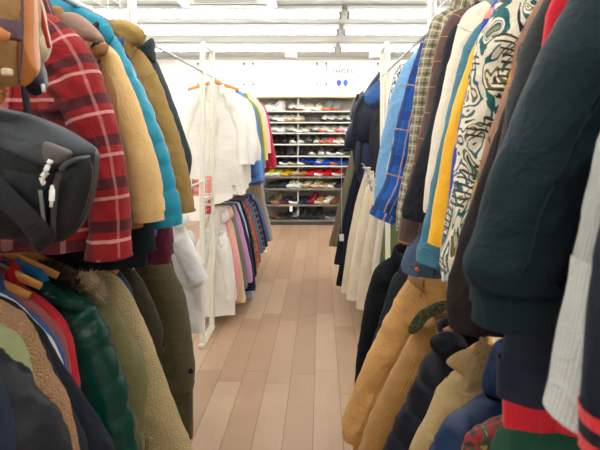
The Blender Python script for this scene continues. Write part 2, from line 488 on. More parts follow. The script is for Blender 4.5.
        mb.grid(fn, 30, len(prof)-1, lambda t, v: (t*.4, v*.1))
        mb.build(name or nm, mat, s.root); return s
    def spuff(s, name, pts, dy, th, mat, **k):
        """hood, flap, pocket or other soft piece set at dy in front of the garment's middle"""
        puff(name, pts, s.Y+dy, th, mat, s.root, seed=s.seed, **k); return s

def hanger(Y, side, label, z=None, mat=None, tilt=0., wid=.10, thick=.008, tall=.011, u0=0., group=None, dzc=.09, rail=None, drop=.55, metal=None):
    rx = (RXLL if rail == RZL else RXL) if side < 0 else (RXRU if rail == RZU else RXR)
    zr = rail if rail else RZU
    zc = zr-dzc
    t = thing('clothes_hanger', label, 'hanger', (rx+u0, Y, zc), group)
    mb = MB(); pts = []
    for k in range(25):
        u = lerp(-wid, wid, k/24); pts.append((rx+u0+u, Y+tilt*u, zc-drop*abs(u)**1.15-.004+.012*math.exp(-(u/.03)**2)))
    mb.sweep(pts, lambda q: tall*(.7+.3*math.sin(PI*q)), thick, side=(0, 0, 1), n=12, e=.8)
    mb.build('bar', mat or MATS['hanger_wood'], t)
    r = .0165
    hk = [(rx+u0, Y, zc), (rx+u0, Y, zr-.045)]
    for k in range(12):
        a = math.radians(-35+230*k/11.)
        hk.append((rx+u0+r*math.cos(a), Y, zr+.001+r*math.sin(a)))
    MB().sweep(catmull(hk, 36), .0022, n=6).build('hook', metal or MATS['chrome'], t)
    return t
# ------------------------------------------------------------------ shared materials
white_wall = plain('white_wall_paint', (242, 242, 238), .6)
ceil_m = plain('ceiling_board', (178, 181, 178), .8)
white_steel = plain('white_coated_steel', (238, 240, 236), .35)
cream_steel = plain('ivory_coated_steel', (232, 230, 216), .4)
plain('chrome', (205, 205, 205), .18, 1.)
steel = plain('rail_steel', (206, 208, 208), .4, .6)
shelf_m = plain('shelf_steel', (132, 130, 122), .45, .3)
shelf_back = plain('shelf_back_panel', (150, 146, 138), .6)
wood('hanger_wood', (222, 160, 82)); wood('hanger_orange', (226, 138, 66)); beige_wood = wood('pale_shelf_wood', (222, 196, 168))
dark_plastic = plain('dark_plastic', (28, 28, 30), .4)
white_plastic = plain('white_plastic', (240, 240, 240), .35)
grey_m = plain('grey_metal_trim', (120, 122, 122), .45, .5)
tube_m = plain('lit_tube', (255, 252, 246), .5, emit=27.)

# ------------------------------------------------------------------ setting
X0, X1, Y0, Y1, ZC = -3.0, 2.6, -3.0, 7.86, 2.86
def struct(name, mb, m, sm=False, parent=None):
    o = mb.build(name, m, parent, sm)
    if parent is None: o['kind'] = 'structure'
    return o
def floor_mat():
    N = NT('vinyl_planks'); o = N.obj(); sp = N.node('ShaderNodeSeparateXYZ'); N.link(o, sp.inputs[0])
    x, y = sp.outputs[0], sp.outputs[1]
    wd, ln = .148, .92
    xs = N.math('DIVIDE', N.math('ADD', x, 20*wd+.04), wd); idx = N.math('FLOOR', xs); fx = N.math('FRACT', xs)
    wn = N.node('ShaderNodeTexWhiteNoise', noise_dimensions='1D'); N.link(idx, wn.inputs['W'])
    ys = N.math('ADD', N.math('DIVIDE', N.math('ADD', y, 10.), ln), N.math('MULTIPLY', wn.outputs[0], 7.3)); idy = N.math('FLOOR', ys); fy = N.math('FRACT', ys)
    cb = N.node('ShaderNodeCombineXYZ'); N.link(idx, cb.inputs[0]); N.link(idy, cb.inputs[1])
    wn2 = N.node('ShaderNodeTexWhiteNoise', noise_dimensions='2D'); N.link(cb.outputs[0], wn2.inputs['Vector'])
    col = N.ramp(wn2.outputs[0], [(0, lin((164, 130, 104))), (.25, lin((174, 142, 116))), (.5, lin((182, 150, 124))), (.75, lin((168, 134, 110))), (1, lin((190, 162, 136)))])
    add = N.node('ShaderNodeVectorMath', operation='MULTIPLY_ADD'); N.link(cb.outputs[0], add.inputs[0]); add.inputs[1].default_value = (3.1, 5.7, 0); N.link(o, add.inputs[2])
    mp = N.node('ShaderNodeMapping'); N.link(add.outputs[0], mp.inputs[0]); mp.inputs['Scale'].default_value = (38, 2.2, 1)
    g = N.noise(mp.outputs[0], 1.6, 5., .62, .5).outputs[0]
    g2 = N.noise(add.outputs[0], 5., 3.).outputs[0]
    col = N.mix(N.math('MULTIPLY', g, .34), col, lin((132, 100, 76))); col = N.mix(N.math('MULTIPLY', g2, .25), col, lin((200, 174, 148)))
    e = N.math('MINIMUM', N.math('MULTIPLY', N.math('MINIMUM', fx, N.math('SUBTRACT', 1., fx)), wd), N.math('MULTIPLY', N.math('MINIMUM', fy, N.math('SUBTRACT', 1., fy)), ln))
    gap = N.math('LESS_THAN', e, .0016)
    col = N.mix(N.math('MULTIPLY', gap, .75), col, lin((84, 58, 46)))
    N.link(col, N.b.inputs['Base Color']); N.b.inputs['Roughness'].default_value = .42; N.b.inputs['Specular IOR Level'].default_value = .4
    N.bump(N.math('ADD', N.math('MULTIPLY', gap, -1.), N.math('MULTIPLY', g, .25)), .25, .002)
    return N.m
struct('floor', MB().box(X0-.1, X1+.1, Y0-.1, Y1+.1, -.06, 0), floor_mat())
struct('ceiling', MB().box(X0-.1, X1+.1, Y0-.1, Y1+.1, ZC, ZC+.08), ceil_m)
struct('wall_back', MB().box(X0-.1, X1+.1, Y1, Y1+.1, 0, ZC), white_wall)
struct('wall_front', MB().box(X0-.1, X1+.1, Y0-.1, Y0, 0, ZC), white_wall)
struct('wall_left', MB().box(X0-.1, X0, Y0, Y1, 0, ZC), white_wall)
struct('wall_right', MB().box(X1, X1+.1, Y0, Y1, 0, ZC), white_wall)
struct('trim_1', MB().box(X0, X1, Y1-.03, Y1, ZC-.045, ZC), plain('shadow_grey_trim', (168, 166, 158), .7))  # corner moulding; its grey stands in for the shadow line under the ceiling
for k, yy in enumerate((.35, 1.25, 2.15, 3.05, 3.95, 5.1, 5.95)):
    struct(f'trim_{k+2}', MB().box(X0, X1, yy-.006, yy+.006, ZC-.006, ZC+.001), plain('ceiling_joint', (176, 178, 176), .8))

# lamps: continuous battens across the room, the near ones over the camera
def batten(x0, x1, Y, label, z=2.775):
    t = thing('ceiling_batten_light', label, 'ceiling light', ((x0+x1)/2, Y, z), 'fluorescent ceiling battens')
    MB().box(x0, x1, Y-.115, Y+.115, z+.045, ZC, .006).build('housing', plain('lamp_housing', (206, 209, 206), .5), t, sm=False)
    for sx, nm in ((x0, 'lamp_holder'), (x1, 'lamp_holder')):
        a, b = (sx, sx+.03) if sx == x0 else (sx-.03, sx)
        MB().box(a, b, Y-.03, Y+.03, z-.03, z+.046, .004).build(nm, grey_m, t, sm=False)
    mb = MB(); mb.sweep([(x0+.03, Y, z), (x1-.03, Y, z)], .019, n=10, side=(0, 0, 1)); mb.build('tube', tube_m, t)
rows = [(6.75, 'nearest the shoe wall'), (5.62, 'second out from the shoe wall'), (4.83, 'beside the air conditioner'), (3.3, 'over the wire end panels'), (1.75, 'over the near jackets'), (.7, 'over the bags'), (-.6, 'behind the viewer')]
for Y, wh in rows:
    for k, (a, b) in enumerate(((-2.7, .22), (.28, 2.3))):
        batten(a, b, Y, f"tube light on the ceiling {wh}, " + ('duffel bag side', 'flannel shirt side')[k])

# air conditioner cassette
t = thing('air_conditioner', 'square ceiling air conditioner cassette with dark louvre slots', 'air conditioner', (-.95, 4.15, ZC-.05))
MB().box(-1.43, -.45, 3.7, 4.67, ZC-.045, ZC, .012).build('panel', plain('aircon_panel', (186, 190, 188), .4), t, sm=False)
MB().box(-1.25, -.63, 3.9, 4.46, ZC-.052, ZC-.044, .004).build('grille', plain('aircon_grille', (150, 154, 154), .5), t, sm=False)
for y0 in (3.75, 4.54): MB().box(-1.33, -.55, y0, y0+.07, ZC-.05, ZC-.044).build('louvre', plain('louvre_dark', (92, 96, 98), .5), t, sm=False)

# pendant lamps
for (px, lab) in ((291, 'small white bell pendant lamp between the blank wall boards'), (375, 'small white bell pendant lamp in front of the lettered wall board')):
    Y = 7.1; p = P(px, 58, Y)
    t = thing('pendant_lamp', lab, 'pendant lamp', p, 'white pendant lamps')
    MB().sweep([(p.x, Y, p.z+.2), (p.x, Y, ZC)], .005, n=6, side=(1, 0, 0)).build('cord', grey_m, t)
    MB().lathe([(.0, .215), (.02, .21), (.022, .17), (.018, .165)], p).build('lamp_socket', plain('brass_cap', (190, 180, 120), .4, .6), t)
    MB().lathe([(.02, .168), (.04, .16), (.075, .12), (.095, .06), (.1, 0), (.094, 0), (.07, .115), (.015, .15)], p, 24).build('lamp_shade', white_plastic, t)

# boards on the back wall
bx = [(-2.2, -1.28), (-1.24, -.01), (.03, 1.05), (1.09, 2.1)]
bl = ['blank white wall board behind the hanging white shirts', 'wide blank white wall board above the shoe shelves', 'white wall board lettered with SHOES above a blue shoe emblem', 'white wall board partly hidden behind the backpack']
zb0, zb1 = 2.13, 2.80
for k, ((a, b), lb) in enumerate(zip(bx, bl)):
    t = thing('wall_board', lb, 'sign board', ((a+b)/2, Y1-.02, zb0), 'white boards on the back wall')
    MB().box(a, b, Y1-.022, Y1-.001, zb0, zb1, .004).build('panel', plain('board_white', (250, 250, 248), .45), t, sm=False)
    for xx in ((a+.06), (b-.06)):
        m = MB(); m.sweep([(xx, Y1-.035, zb0+.26), (xx, Y1-.035, zb1-.04)], .007, n=8, side=(1, 0, 0)); m.build('rod', plain('rod_grey', (150, 152, 150), .5, .3), t)
        for zz in (zb0+.25, zb1-.06):
            m = MB(); m.sweep([(xx, Y1-.045, zz), (xx, Y1-.018, zz)], .018, n=10); m.build('rod_clip', grey_m, t)
    if k == 2:
        cu = bpy.data.curves.new('lettering', 'FONT'); cu.body = 'SHOES'; cu.size = .105; cu.extrude = .002; cu.offset = .0025; cu.align_x = 'CENTER'; cu.space_character = 1.25
        cu.materials.append(plain('letter_grey', (104, 106, 110), .6))
        o = bpy.data.objects.new('lettering', cu); C.objects.link(o); o.parent = t
        o.location = Vector((X_(342.5, Y1), Y1-.0235, Z_(73.5, Y1)))-t.location; o.rotation_euler = (PI/2, 0, 0)
        for sx, c in ((-.085, (40, 74, 214)), (.03, (44, 96, 222))):
            cx = X_(342.0, Y1)+sx; cz = Z_(83.2, Y1)
            m = MB(); n = 20; front = []; 
            for i in range(n):
                a_ = 2*PI*i/n; front.append((cx+.03+(.038 if math.sin(a_) < 0 else .045)*math.cos(a_), Y1-.026, cz+.058*math.sin(a_)))
            m.add(front+[(x, Y1-.021, z) for x, y, z in front], [tuple(range(n))]+[(i, (i+1) % n, (i+1) % n+n, i+n) for i in range(n)])
            m.build('emblem', plain(f'emblem_blue{int(c[1])}', c, .5), t, sm=False)

# ------------------------------------------------------------------ racks
def rod(a, b, r, n=10): return MB().sweep([a, b], r, n=n, side=(1, 0, 0) if abs(a[0]-b[0]) < .5 else (0, 0, 1))
def rack(name, label, rx, y0, y1, zl, posts, grid, rail_r=.0125, zu=RZU, rxu=None, rxl=None, ylow=None):
    rxu = rxu or rx; rxl = rxl or rx; ya, yb = ylow or (y0, y1)
    t = thing(name, label, 'clothes rack', (rx, (y0+y1)/2, 0), 'steel garment racks')
    rod((rxu, y0, zu), (rxu, y1, zu), rail_r).build('upper_rail', steel, t)
    if rxu != rx:
        for yy, zz in posts: MB().box(rx, rxu+.015, yy-.01, yy+.01, zu-.035, zu-.0125, .003).build('bracket', white_steel, t, sm=False)
    if rxl != rx:
        for yy, zz in posts: MB().box(rxl-.015, rx, yy-.01, yy+.01, zl-.035, zl-.0125, .003).build('bracket', white_steel, t, sm=False)
    rod((rxl, ya, zl), (rxl, yb, zl), rail_r).build('lower_rail', steel, t)
    for yy, zz in posts:
        MB().box(rx-.016, rx+.016, yy-.016, yy+.016, 0, zz, .004).build('post', white_steel, t, sm=False)
        MB().box(rx-.16, rx+.16, yy-.025, yy+.025, 0, .035, .006).build('foot', white_steel, t, sm=False)
    if grid:
        g0, g1, za, zb_ = grid
        m = MB(); n = int((g1-g0)/.1)
        for k in range(n+1): yy = lerp(g0, g1, k/n); m.sweep([(rx, yy, za), (rx, yy, zb_)], .0028, n=5, side=(1, 0, 0))
        for k in range(int((zb_-za)/.05)+1): m.sweep([(rx-.005, g0, za+.05*k), (rx-.005, g1, za+.05*k)], .0028, n=5, side=(1, 0, 0))
        m.build('wire_grid', white_steel, t)
    return t
rack('garment_rack', 'white two tier steel rack holding the red plaid and puffer jackets', RXL, -.3, 2.02, RZL, [(-.3, 2.5), (2.0, 2.5)], (-.28, 1.98, 2.0, 2.45), rxl=RXLL, ylow=(-.3, 2.3))
rack('garment_rack', 'two tier rack with white shirts and a row of blue shirts', RXL, 2.03, 5.72, 1.17, [(5.7, 2.1)], None, .008, ylow=(2.35, 5.72))
rack('garment_rack', 'white two tier steel rack holding flannel shirts and sweatshirts', RXR, -.3, 1.93, RZR, [(-.3, 2.5), (1.9, 2.5)], (-.28, 1.88, 2.0, 2.45), rxu=RXRU)
rack('garment_rack', 'two tier rack with cream trousers and navy backpacks', RXR, 1.94, 5.72, 1.34, [(5.7, 2.1)], None, .007, ylow=(3.1, 5.72))

def end_panel(rx, y0, y1, label):
    t = thing('mesh_end_panel', label, 'mesh panel', (rx, (y0+y1)/2, 0), 'white wire mesh end panels')
    for yy in (y0, y1): MB().box(rx-.017, rx+.017, yy-.014, yy+.014, .02, 2.15, .004).build('upright', cream_steel, t, sm=False)
    for zz in (2.135, .02, 1.02): MB().box(rx-.015, rx+.015, y0+.01, y1-.01, zz, zz+.028, .003).build('crossbar', cream_steel, t, sm=False)
    m = MB()
    for k in range(1, 5): yy = lerp(y0, y1, k/5); m.sweep([(rx, yy, .04), (rx, yy, 2.14)], .0011, n=5, side=(1, 0, 0))
    for k in range(1, 43): zz = .05*k; m.sweep([(rx+.003, y0, zz), (rx+.003, y1, zz)], .0014, n=5, side=(0, 0, 1))
    m.build('wire_mesh', cream_steel, t)
    MB().box(rx-.02, rx+.02, y0-.04, y1+.02, 0, .03, .006).build('foot', cream_steel, t, sm=False)
end_panel(RXL, 3.19, 3.47, 'white wire mesh end panel standing before the white shirts')
end_panel(RXR, 3.17, 3.45, 'white wire mesh end panel behind the blue denim shirt')

# printed price cards hung on the mesh panel
def card(name, label, pts, Y, cols, parts):
    c = P(*pts[0], Y); d = P(*pts[1], Y)
    t = thing(name, label, 'price card', ((c.x+d.x)/2, Y, d.z), 'red and white price cards')
    MB().box(c.x, d.x, Y-.003, Y+.003, d.z, c.z, .001).build('card', plain('card_'+cols[0], {'pink': (226, 150, 142), 'white': (238, 226, 222)}[cols[0]], .4), t, sm=False)
    for k, (a, b, e, f, col) in enumerate(parts):
        x0, x1 = lerp(c.x, d.x, a), lerp(c.x, d.x, b); z0, z1 = lerp(d.z, c.z, e), lerp(d.z, c.z, f)
        MB().box(x0, x1, Y-.0045, Y-.002, z0, z1).build('print', plain('print_%d_%d_%d' % col, col, .5), t, sm=False)
card('price_card', 'black edged pink price card beside the khaki jacket hem', [(192.5, 179), (199, 196)], 3.12, ['pink'], [(0, .14, 0, 1, (40, 36, 40)), (.14, .9, .55, .92, (206, 92, 92)), (.2, .9, .1, .3, (214, 110, 106))])
card('price_card', 'tall red and white price card inside the mesh end panel', [(203, 176), (211.5, 214)], 3.36, ['white'], [(.0, 1., .55, 1., (226, 140, 130)), (.05, .95, .0, .22, (186, 40, 48)), (.1, .45, .3, .5, (140, 120, 124)), (.55, .9, .28, .52, (200, 90, 90))])

# ------------------------------------------------------------------ shoe shelves
SY0, SY1 = 7.48, 7.84
sx0, sx1 = -1.08, .68
su = thing('shoe_shelf_unit', 'tall ten tier metal shelving unit filled with shoes', 'shelving', (lerp(sx0, sx1, .5), 7.66, 0))
shelf_px = [110.6, 121.8, 132.5, 143.8, 155.6, 165.6, 176.6, 188.6, 204.8, 220.2]
SZ = [Z_(p, SY0) for p in shelf_px]
for z in SZ:
    o = MB().box(sx0, sx1, SY0, SY1, z-.028, z, .003).build('shelf', shelf_m, su, sm=False)
    if z > .95: MB().box(sx0+.01, sx1-.01, SY0-.006, SY0, z-.024, z-.004, .002).build('price_strip', plain('price_rail', (206, 214, 204), .25), o, sm=False)
for x in (sx0-.03, sx1):
    MB().box(x, x+.03, SY0, SY0+.03, 0, 2.19, .004).build('post', white_steel, su, sm=False)
    MB().box(x, x+.03, SY1-.03, SY1, 0, 2.19, .004).build('post', white_steel, su, sm=False)
MB().box(sx0-.03, sx1+.03, SY1, SY1+.012, 0, 2.14).build('back_panel', shelf_back, su, sm=False)
MB().box(-.4, -.37, SY0+.1, SY0+.13, 0, 2.14, .004).build('post', plain('shelf_mid_post', (190, 192, 186), .4, .2), su, sm=False)
MB().box(sx0-.04, sx1+.04, SY0-.02, SY1, 2.125, 2.165, .004).build('top_board', beige_wood, su, sm=False)
MB().box(sx0, sx1, SY0+.02, SY0+.04, 0, SZ[-1]-.028).build('plinth', plain('plinth_dark', (70, 64, 60), .5), su, sm=False)
# ------------------------------------------------------------------ shoes
def shoe_proto(kind, up, so, acc):
    r = bpy.data.objects.new(kind, None); C.objects.link(r); r.empty_display_size = .05
    L = .285
    tall = {'sneaker': .0, 'high_top_sneaker': .055, 'ankle_boot': .065, 'loafer': -.02, 'slip_on_shoe': -.015}[kind]
    zb = .022
    def w(s): return .049*(1-.12*math.cos(2*PI*s*1.1+.4))*min(1., (max(0, s)*9)**.5 if s < .11 else 1., (max(0, 1-s)*4.2)**.5 if s > .76 else 1.)
    tabh = [(0, .05), (.03, .088+tall), (.12, .096+tall), (.3, .092+tall), (.42, .088+tall*.6), (.55, .074+tall*.1), (.7, .058), (.85, .05), (.96, .042), (1., .028)]
    def h(s):
        for (a, x), (b, y) in zip(tabh, tabh[1:]):
            if s <= b: return lerp(x, y, smooth((s-a)/(b-a)))
        return tabh[-1][1]
    def up_fn(t, s):
        a = 2*PI*t; ca, sa = math.cos(a), math.sin(a)
        hh = max(zb+.004, h(s)); k = .5+.5*math.copysign(abs(sa)**.8, sa)
        nar = lerp(1., .62 if s < .5 else .75, clamp((k-.35)*1.5))
        return Vector((L*(s-.5), w(s)*nar*math.copysign(abs(ca)**.75, ca), zb-.006+(hh-zb+.006)*k))
    MB().grid(up_fn, 16, 18).build('upper', up, r)
    def so_fn(t, v):
        a = 2*PI*t; s = .5+.515*math.copysign(abs(math.cos(a))**.85, math.cos(a)); ss = clamp(s, .004, .996)
        y = math.copysign(1, math.sin(a))*(w(ss)+.004)*(abs(math.sin(a))**.35)
        pr = [(.0, .0), (.96, .0), (1., .006), (1.02, .02), (1., .03), (.9, .031)]
        o, z = interp_list(pr, v)
        rock = .018*smooth((s-.72)/.28)+.004*smooth((.12-s)/.12)
        return Vector((L*(s-.5)*lerp(.9, 1, o) if o else 0, y*o, z+rock))
    MB().grid(so_fn, 28, 5).build('sole', so, r)
    MB().grid(lambda t, v: Vector((-.085+.052*v*math.cos(2*PI*t), .030*v*math.sin(2*PI*t), .0965+tall-.004*v)), 14, 2).build('collar_opening', acc['dark'], r)
    if kind != 'loafer':
        m = MB(); m.grid(lambda a, b: Vector((lerp(.075, -.045, b), lerp(-.02, .02, a)*(1-.25*b), lerp(.066, .104+tall*.95, b)+.006*math.sin(PI*a)+(.004 if b < .9 else .0))), 6, 6); tg = m.build('tongue', acc['tongue'], r)
        for k in range(4):
            xx = .062-.028*k; zz = lerp(.070, .094+tall*.5, k/3)
            MB().sweep([(xx, -.024, zz-.004), (xx-.004, 0, zz+.008), (xx, .024, zz-.004)], .003, n=5, side=(1, 0, 0)).build('lace', acc['lace'], tg)
    return r
SCOL = {'white': (236, 236, 232), 'cream': (226, 214, 190), 'black': (26, 28, 30), 'grey': (140, 142, 140), 'navy': (30, 42, 74), 'dark navy': (22, 28, 44), 'blue': (20, 74, 200), 'light blue': (40, 130, 200),
        'neon yellow': (206, 232, 40), 'pale yellow': (228, 222, 130), 'yellow': (232, 190, 26), 'tan': (176, 130, 74), 'brown': (120, 70, 42), 'red': (206, 28, 40), 'burgundy': (126, 24, 44),
        'pink': (226, 84, 108), 'orange': (214, 112, 66), 'olive': (112, 104, 66), 'beige': (206, 186, 154), 'rust': (168, 84, 50), 'charcoal': (58, 60, 62)}
def smat(c): return plain('shoe_'+c.replace(' ', '_'), SCOL[c], .55)
PROTO = {}
def shoe(kind, uc, sc, x, z, rz, label, y=7.63):
    key = (kind, uc, sc)
    lace = 'white' if uc in ('black', 'navy', 'dark navy', 'red', 'blue', 'charcoal') and sc == 'white' else ('charcoal' if uc in ('black', 'brown', 'dark navy') else uc)
    if key not in PROTO:
        PROTO[key] = shoe_proto(kind, smat(uc), smat(sc), {'dark': smat('black') if uc not in ('white', 'cream') else smat('grey'), 'tongue': smat(uc), 'lace': smat(lace)}); r = PROTO[key]
    else:
        src = PROTO[key]; r = src.copy(); C.objects.link(r)
        for ch in list(src.children):
            c = ch.copy(); C.objects.link(c); c.parent = r
            for gc in list(ch.children):
                d = gc.copy(); C.objects.link(d); d.parent = c
    r.location = (x, y, z+.001); r.rotation_euler = (0, 0, rz); r.scale = (1.06, 1.06, 1.22)
    tag(r, label, 'shoe', 'second hand shoes on the back wall shelves')
ROWS = [
 ('top', [(268, 'sneaker', 'white', 'white'), (278.5, 'high_top_sneaker', 'white', 'white'), (292, 'sneaker', 'white', 'brown'), (299.5, 'sneaker', 'white', 'brown'), (308.5, 'sneaker', 'cream', 'white'), (318, 'sneaker', 'cream', 'white'), (328, 'high_top_sneaker', 'grey', 'orange'), (336, 'high_top_sneaker', 'grey', 'rust')]),
 ('second', [(266, 'sneaker', 'white', 'white'), (275.5, 'sneaker', 'white', 'charcoal'), (284, 'sneaker', 'white', 'white'), (291, 'sneaker', 'white', 'tan'), (298, 'sneaker', 'white', 'tan'), (325, 'sneaker', 'white', 'black'), (332.5, 'sneaker', 'white', 'charcoal'), (341, 'sneaker', 'cream', 'charcoal'), (348.5, 'sneaker', 'white', 'black')]),
 ('third', [(267, 'sneaker', 'cream', 'white'), (275, 'sneaker', 'white', 'grey'), (283, 'sneaker', 'white', 'white'), (291, 'sneaker', 'white', 'olive'), (300, 'sneaker', 'grey', 'white'), (308, 'sneaker', 'beige', 'white'), (316, 'sneaker', 'white', 'charcoal'), (324.5, 'sneaker', 'white', 'orange'), (333, 'sneaker', 'beige', 'white'), (341, 'sneaker', 'white', 'pink'), (349, 'sneaker', 'white', 'white')]),
 ('fourth', [(269, 'ankle_boot', 'charcoal', 'black'), (277, 'ankle_boot', 'black', 'black'), (285, 'ankle_boot', 'black', 'charcoal'), (293, 'sneaker', 'black', 'white'), (301, 'sneaker', 'charcoal', 'white'), (309, 'sneaker', 'grey', 'charcoal'), (317, 'sneaker', 'grey', 'white'), (324.5, 'sneaker', 'grey', 'orange'), (331.5, 'sneaker', 'pink', 'orange'), (339, 'sneaker', 'beige', 'white'), (346.5, 'sneaker', 'olive', 'white')]),
 ('fifth', [(269, 'sneaker', 'black', 'charcoal'), (276, 'ankle_boot', 'black', 'black'), (283, 'sneaker', 'black', 'black'), (292.5, 'ankle_boot', 'charcoal', 'charcoal'), (302, 'ankle_boot', 'charcoal', 'black'), (312, 'sneaker', 'black', 'white'), (321.5, 'sneaker', 'grey', 'white'), (332, 'sneaker', 'black', 'white'), (341.5, 'sneaker', 'charcoal', 'white'), (350, 'ankle_boot', 'black', 'charcoal')]),
 ('sixth', [(270, 'sneaker', 'dark navy', 'charcoal'), (277.5, 'sneaker', 'navy', 'charcoal'), (286, 'sneaker', 'navy', 'white'), (294.5, 'sneaker', 'dark navy', 'beige'), (303, 'sneaker', 'blue', 'white'), (311, 'sneaker', 'blue', 'navy'), (319.5, 'sneaker', 'white', 'blue'), (327.5, 'sneaker', 'blue', 'blue'), (335.5, 'sneaker', 'blue', 'orange'), (343.5, 'sneaker', 'navy', 'blue')]),
 ('seventh', [(264, 'sneaker', 'pink', 'white'), (272, 'sneaker', 'neon yellow', 'white'), (279.5, 'sneaker', 'pale yellow', 'white'), (287.5, 'sneaker', 'yellow', 'yellow'), (296, 'loafer', 'cream', 'tan'), (303.5, 'loafer', 'tan', 'tan'), (311.5, 'sneaker', 'red', 'red'), (319.5, 'sneaker', 'red', 'white'), (328, 'high_top_sneaker', 'red', 'red'), (337.5, 'sneaker', 'red', 'cream')]),
 ('eighth', [(271, 'loafer', 'black', 'black'), (278, 'sneaker', 'black', 'black'), (284.5, 'sneaker', 'charcoal', 'black'), (292.5, 'sneaker', 'white', 'white'), (299.5, 'loafer', 'white', 'white'), (307.5, 'sneaker', 'cream', 'tan'), (317, 'sneaker', 'beige', 'beige'), (325.5, 'loafer', 'tan', 'beige'), (333, 'loafer', 'grey', 'white'), (340, 'ankle_boot', 'black', 'black')]),
 ('ninth', [(271, 'sneaker', 'charcoal', 'black'), (278, 'ankle_boot', 'olive', 'tan'), (286, 'sneaker', 'navy', 'burgundy'), (295.5, 'sneaker', 'black', 'white'), (304, 'sneaker', 'navy', 'navy'), (312.5, 'high_top_sneaker', 'burgundy', 'burgundy'), (320.5, 'sneaker', 'tan', 'beige'), (328.5, 'sneaker', 'white', 'beige'), (335, 'loafer', 'brown', 'brown')]),
 ('bottom', [(275, 'loafer', 'brown', 'black'), (282, 'loafer', 'black', 'brown'), (289, 'ankle_boot', 'black', 'charcoal'), (296, 'sneaker', 'grey', 'black'), (303, 'ankle_boot', 'charcoal', 'black'), (310, 'loafer', 'charcoal', 'black'), (317, 'ankle_boot', 'black', 'black'), (324, 'loafer', 'charcoal', 'charcoal'), (331, 'sneaker', 'charcoal', 'grey')]),
]
ORD = ['first', 'second', 'third', 'fourth', 'fifth', 'sixth', 'seventh', 'eighth', 'ninth', 'tenth', 'eleventh']
for ri, (rn, lst) in enumerate(ROWS):
    front = ri in (3, 4)
    for k, (px, kind, uc, sc) in enumerate(lst):
        x = X_(px, 7.63)
        rz = -PI/2+random.uniform(-.12, .12) if (front and k < 7) else -PI/2-math.radians(38)+random.uniform(-.1, .1)
        kn = kind.replace('_', ' ')
        lab = f"{uc} {kn} with {sc} sole, {ORD[k]} from the left on {rn} shoe shelf"
        shoe(kind, uc, sc, x, SZ[ri], rz, lab)
# paper tag hanging from a shoe
def hang_tag(label, p0, p1, y, ztop):
    x0, z1 = p0; x1, z0 = p1
    t = thing('price_tag', label, 'tag', ((x0+x1)/2, y, z0))
    MB().box(x0, x1, y-.002, y+.002, z0, z1, .001).build('card', white_plastic, t, sm=False)
    MB().sweep([((x0+x1)/2, y, z1-.005), ((x0+x1)/2, y+.004, ztop)], .0015, n=5, side=(1, 0, 0)).build('string', white_plastic, t)
hang_tag('white paper tag hanging below black sneaker on the ninth shoe shelf', (X_(289.5, 7.46), Z_(206, 7.46)), (X_(292.5, 7.46), Z_(211.5, 7.46)), 7.462, Z_(203.5, 7.46))

# ------------------------------------------------------------------ far garments
def jit(uz, k=1., s=.012, dz=0., su=1.):
    return [(u*su+(random.uniform(-s, s) if u > .1 else 0), z*k+dz+(random.uniform(-s, s) if u > .1 else 0)) for u, z in uz]
def far(name, label, cat, side, Y, col, zneck, length, key=None, kind='weave', pattern=None, su=1., hg=False, grp=None, collar='shirt', sl=2, edge=None, bot=None, **o):
    m = fabric(key or 'cloth_'+'_'.join(map(str, col)), col, kind, pattern)
    uz = None if edge else [(u, z+zneck) for u, z in jit(TEMPLATE, su=su)]
    g = Garment(name, label, cat, side, Y, edge, bot, m, grp, uz=uz, botz=None if bot else zneck-length, low=True, dep=o.pop('dep', .035), r0=.06, r1=.045, sleeves=sl, **o)
    if collar: g.collar(collar)
    if collar == 'shirt': g.placket()
    return g
WS = 'white shirts by the mesh end panel'
whites = [(3.53, (242, 238, 230), 'white shirt on an orange hanger just behind the mesh end panel'), (3.6, (246, 244, 240), 'bright white shirt second behind the mesh end panel'), (3.67, (238, 234, 226), 'off white shirt third behind the mesh end panel'),
          (3.74, (246, 244, 240), 'bright white shirt fourth behind the mesh end panel'), (3.81, (240, 236, 228), 'soft white shirt two before the navy shirt'), (3.88, (236, 230, 218), 'ivory shirt directly before the navy shirt on the upper rail')]
for k, (Y, col, lb) in enumerate(whites):
    g = far('shirt', lb, 'shirt', -1, Y, col, 1.875, .80+random.uniform(-.04, .05), grp=WS, hi=1, su=(1.0, 1.1, .98, 1.08, 1.02, 1.1)[k], amp=.03, bw=.22)
    if k == 0: hanger(Y-.01, -1, 'orange wooden hanger of the white shirt behind the mesh panel', mat=MATS['hanger_orange'], rail=RZU, dzc=.035, tall=.015, thick=.012, drop=.36, wid=.2)
UB = 'coloured shirts at the far upper rail'
far('shirt', 'navy shirt next to the white shirts on the upper rail', 'shirt', -1, 3.93, (44, 62, 110), 1, .6, edge=[(229, 90), (236, 95), (243, 108), (247, 130), (249, 160), (251, 178)], bot=181, grp=UB, collar='shirt')
far('denim_shirt', 'mid blue denim shirt behind the navy shirt', 'shirt', -1, 4.1, (58, 104, 172), 1, .6, kind='denim', edge=[(233, 92), (240, 96), (249, 106), (254, 130), (258, 155), (260, 176)], bot=178, grp=UB)
far('denim_shirt', 'light blue denim shirt with violet lower half, before the olive shirt', 'shirt', -1, 4.28, (96, 150, 206), 1, .6, kind='denim', edge=[(238, 93), (246, 98), (254, 110), (259, 140), (262, 162), (264, 180)], bot=182, grp=UB)
far('sweatshirt', 'blue violet sweatshirt hanging low behind the light denim shirt', 'sweatshirt', -1, 4.42, (84, 106, 196), 1, .6, edge=[(241, 96), (248, 101), (256, 113), (260, 140), (264, 165), (265, 182)], bot=185, grp=UB, collar='crew')
far('shirt', 'olive green shirt between the blue and yellow shirts', 'shirt', -1, 4.58, (120, 140, 98), 1, .6, edge=[(246, 97), (252, 101), (259, 110), (263, 132), (265, 155), (266, 168)], bot=172, grp=UB)
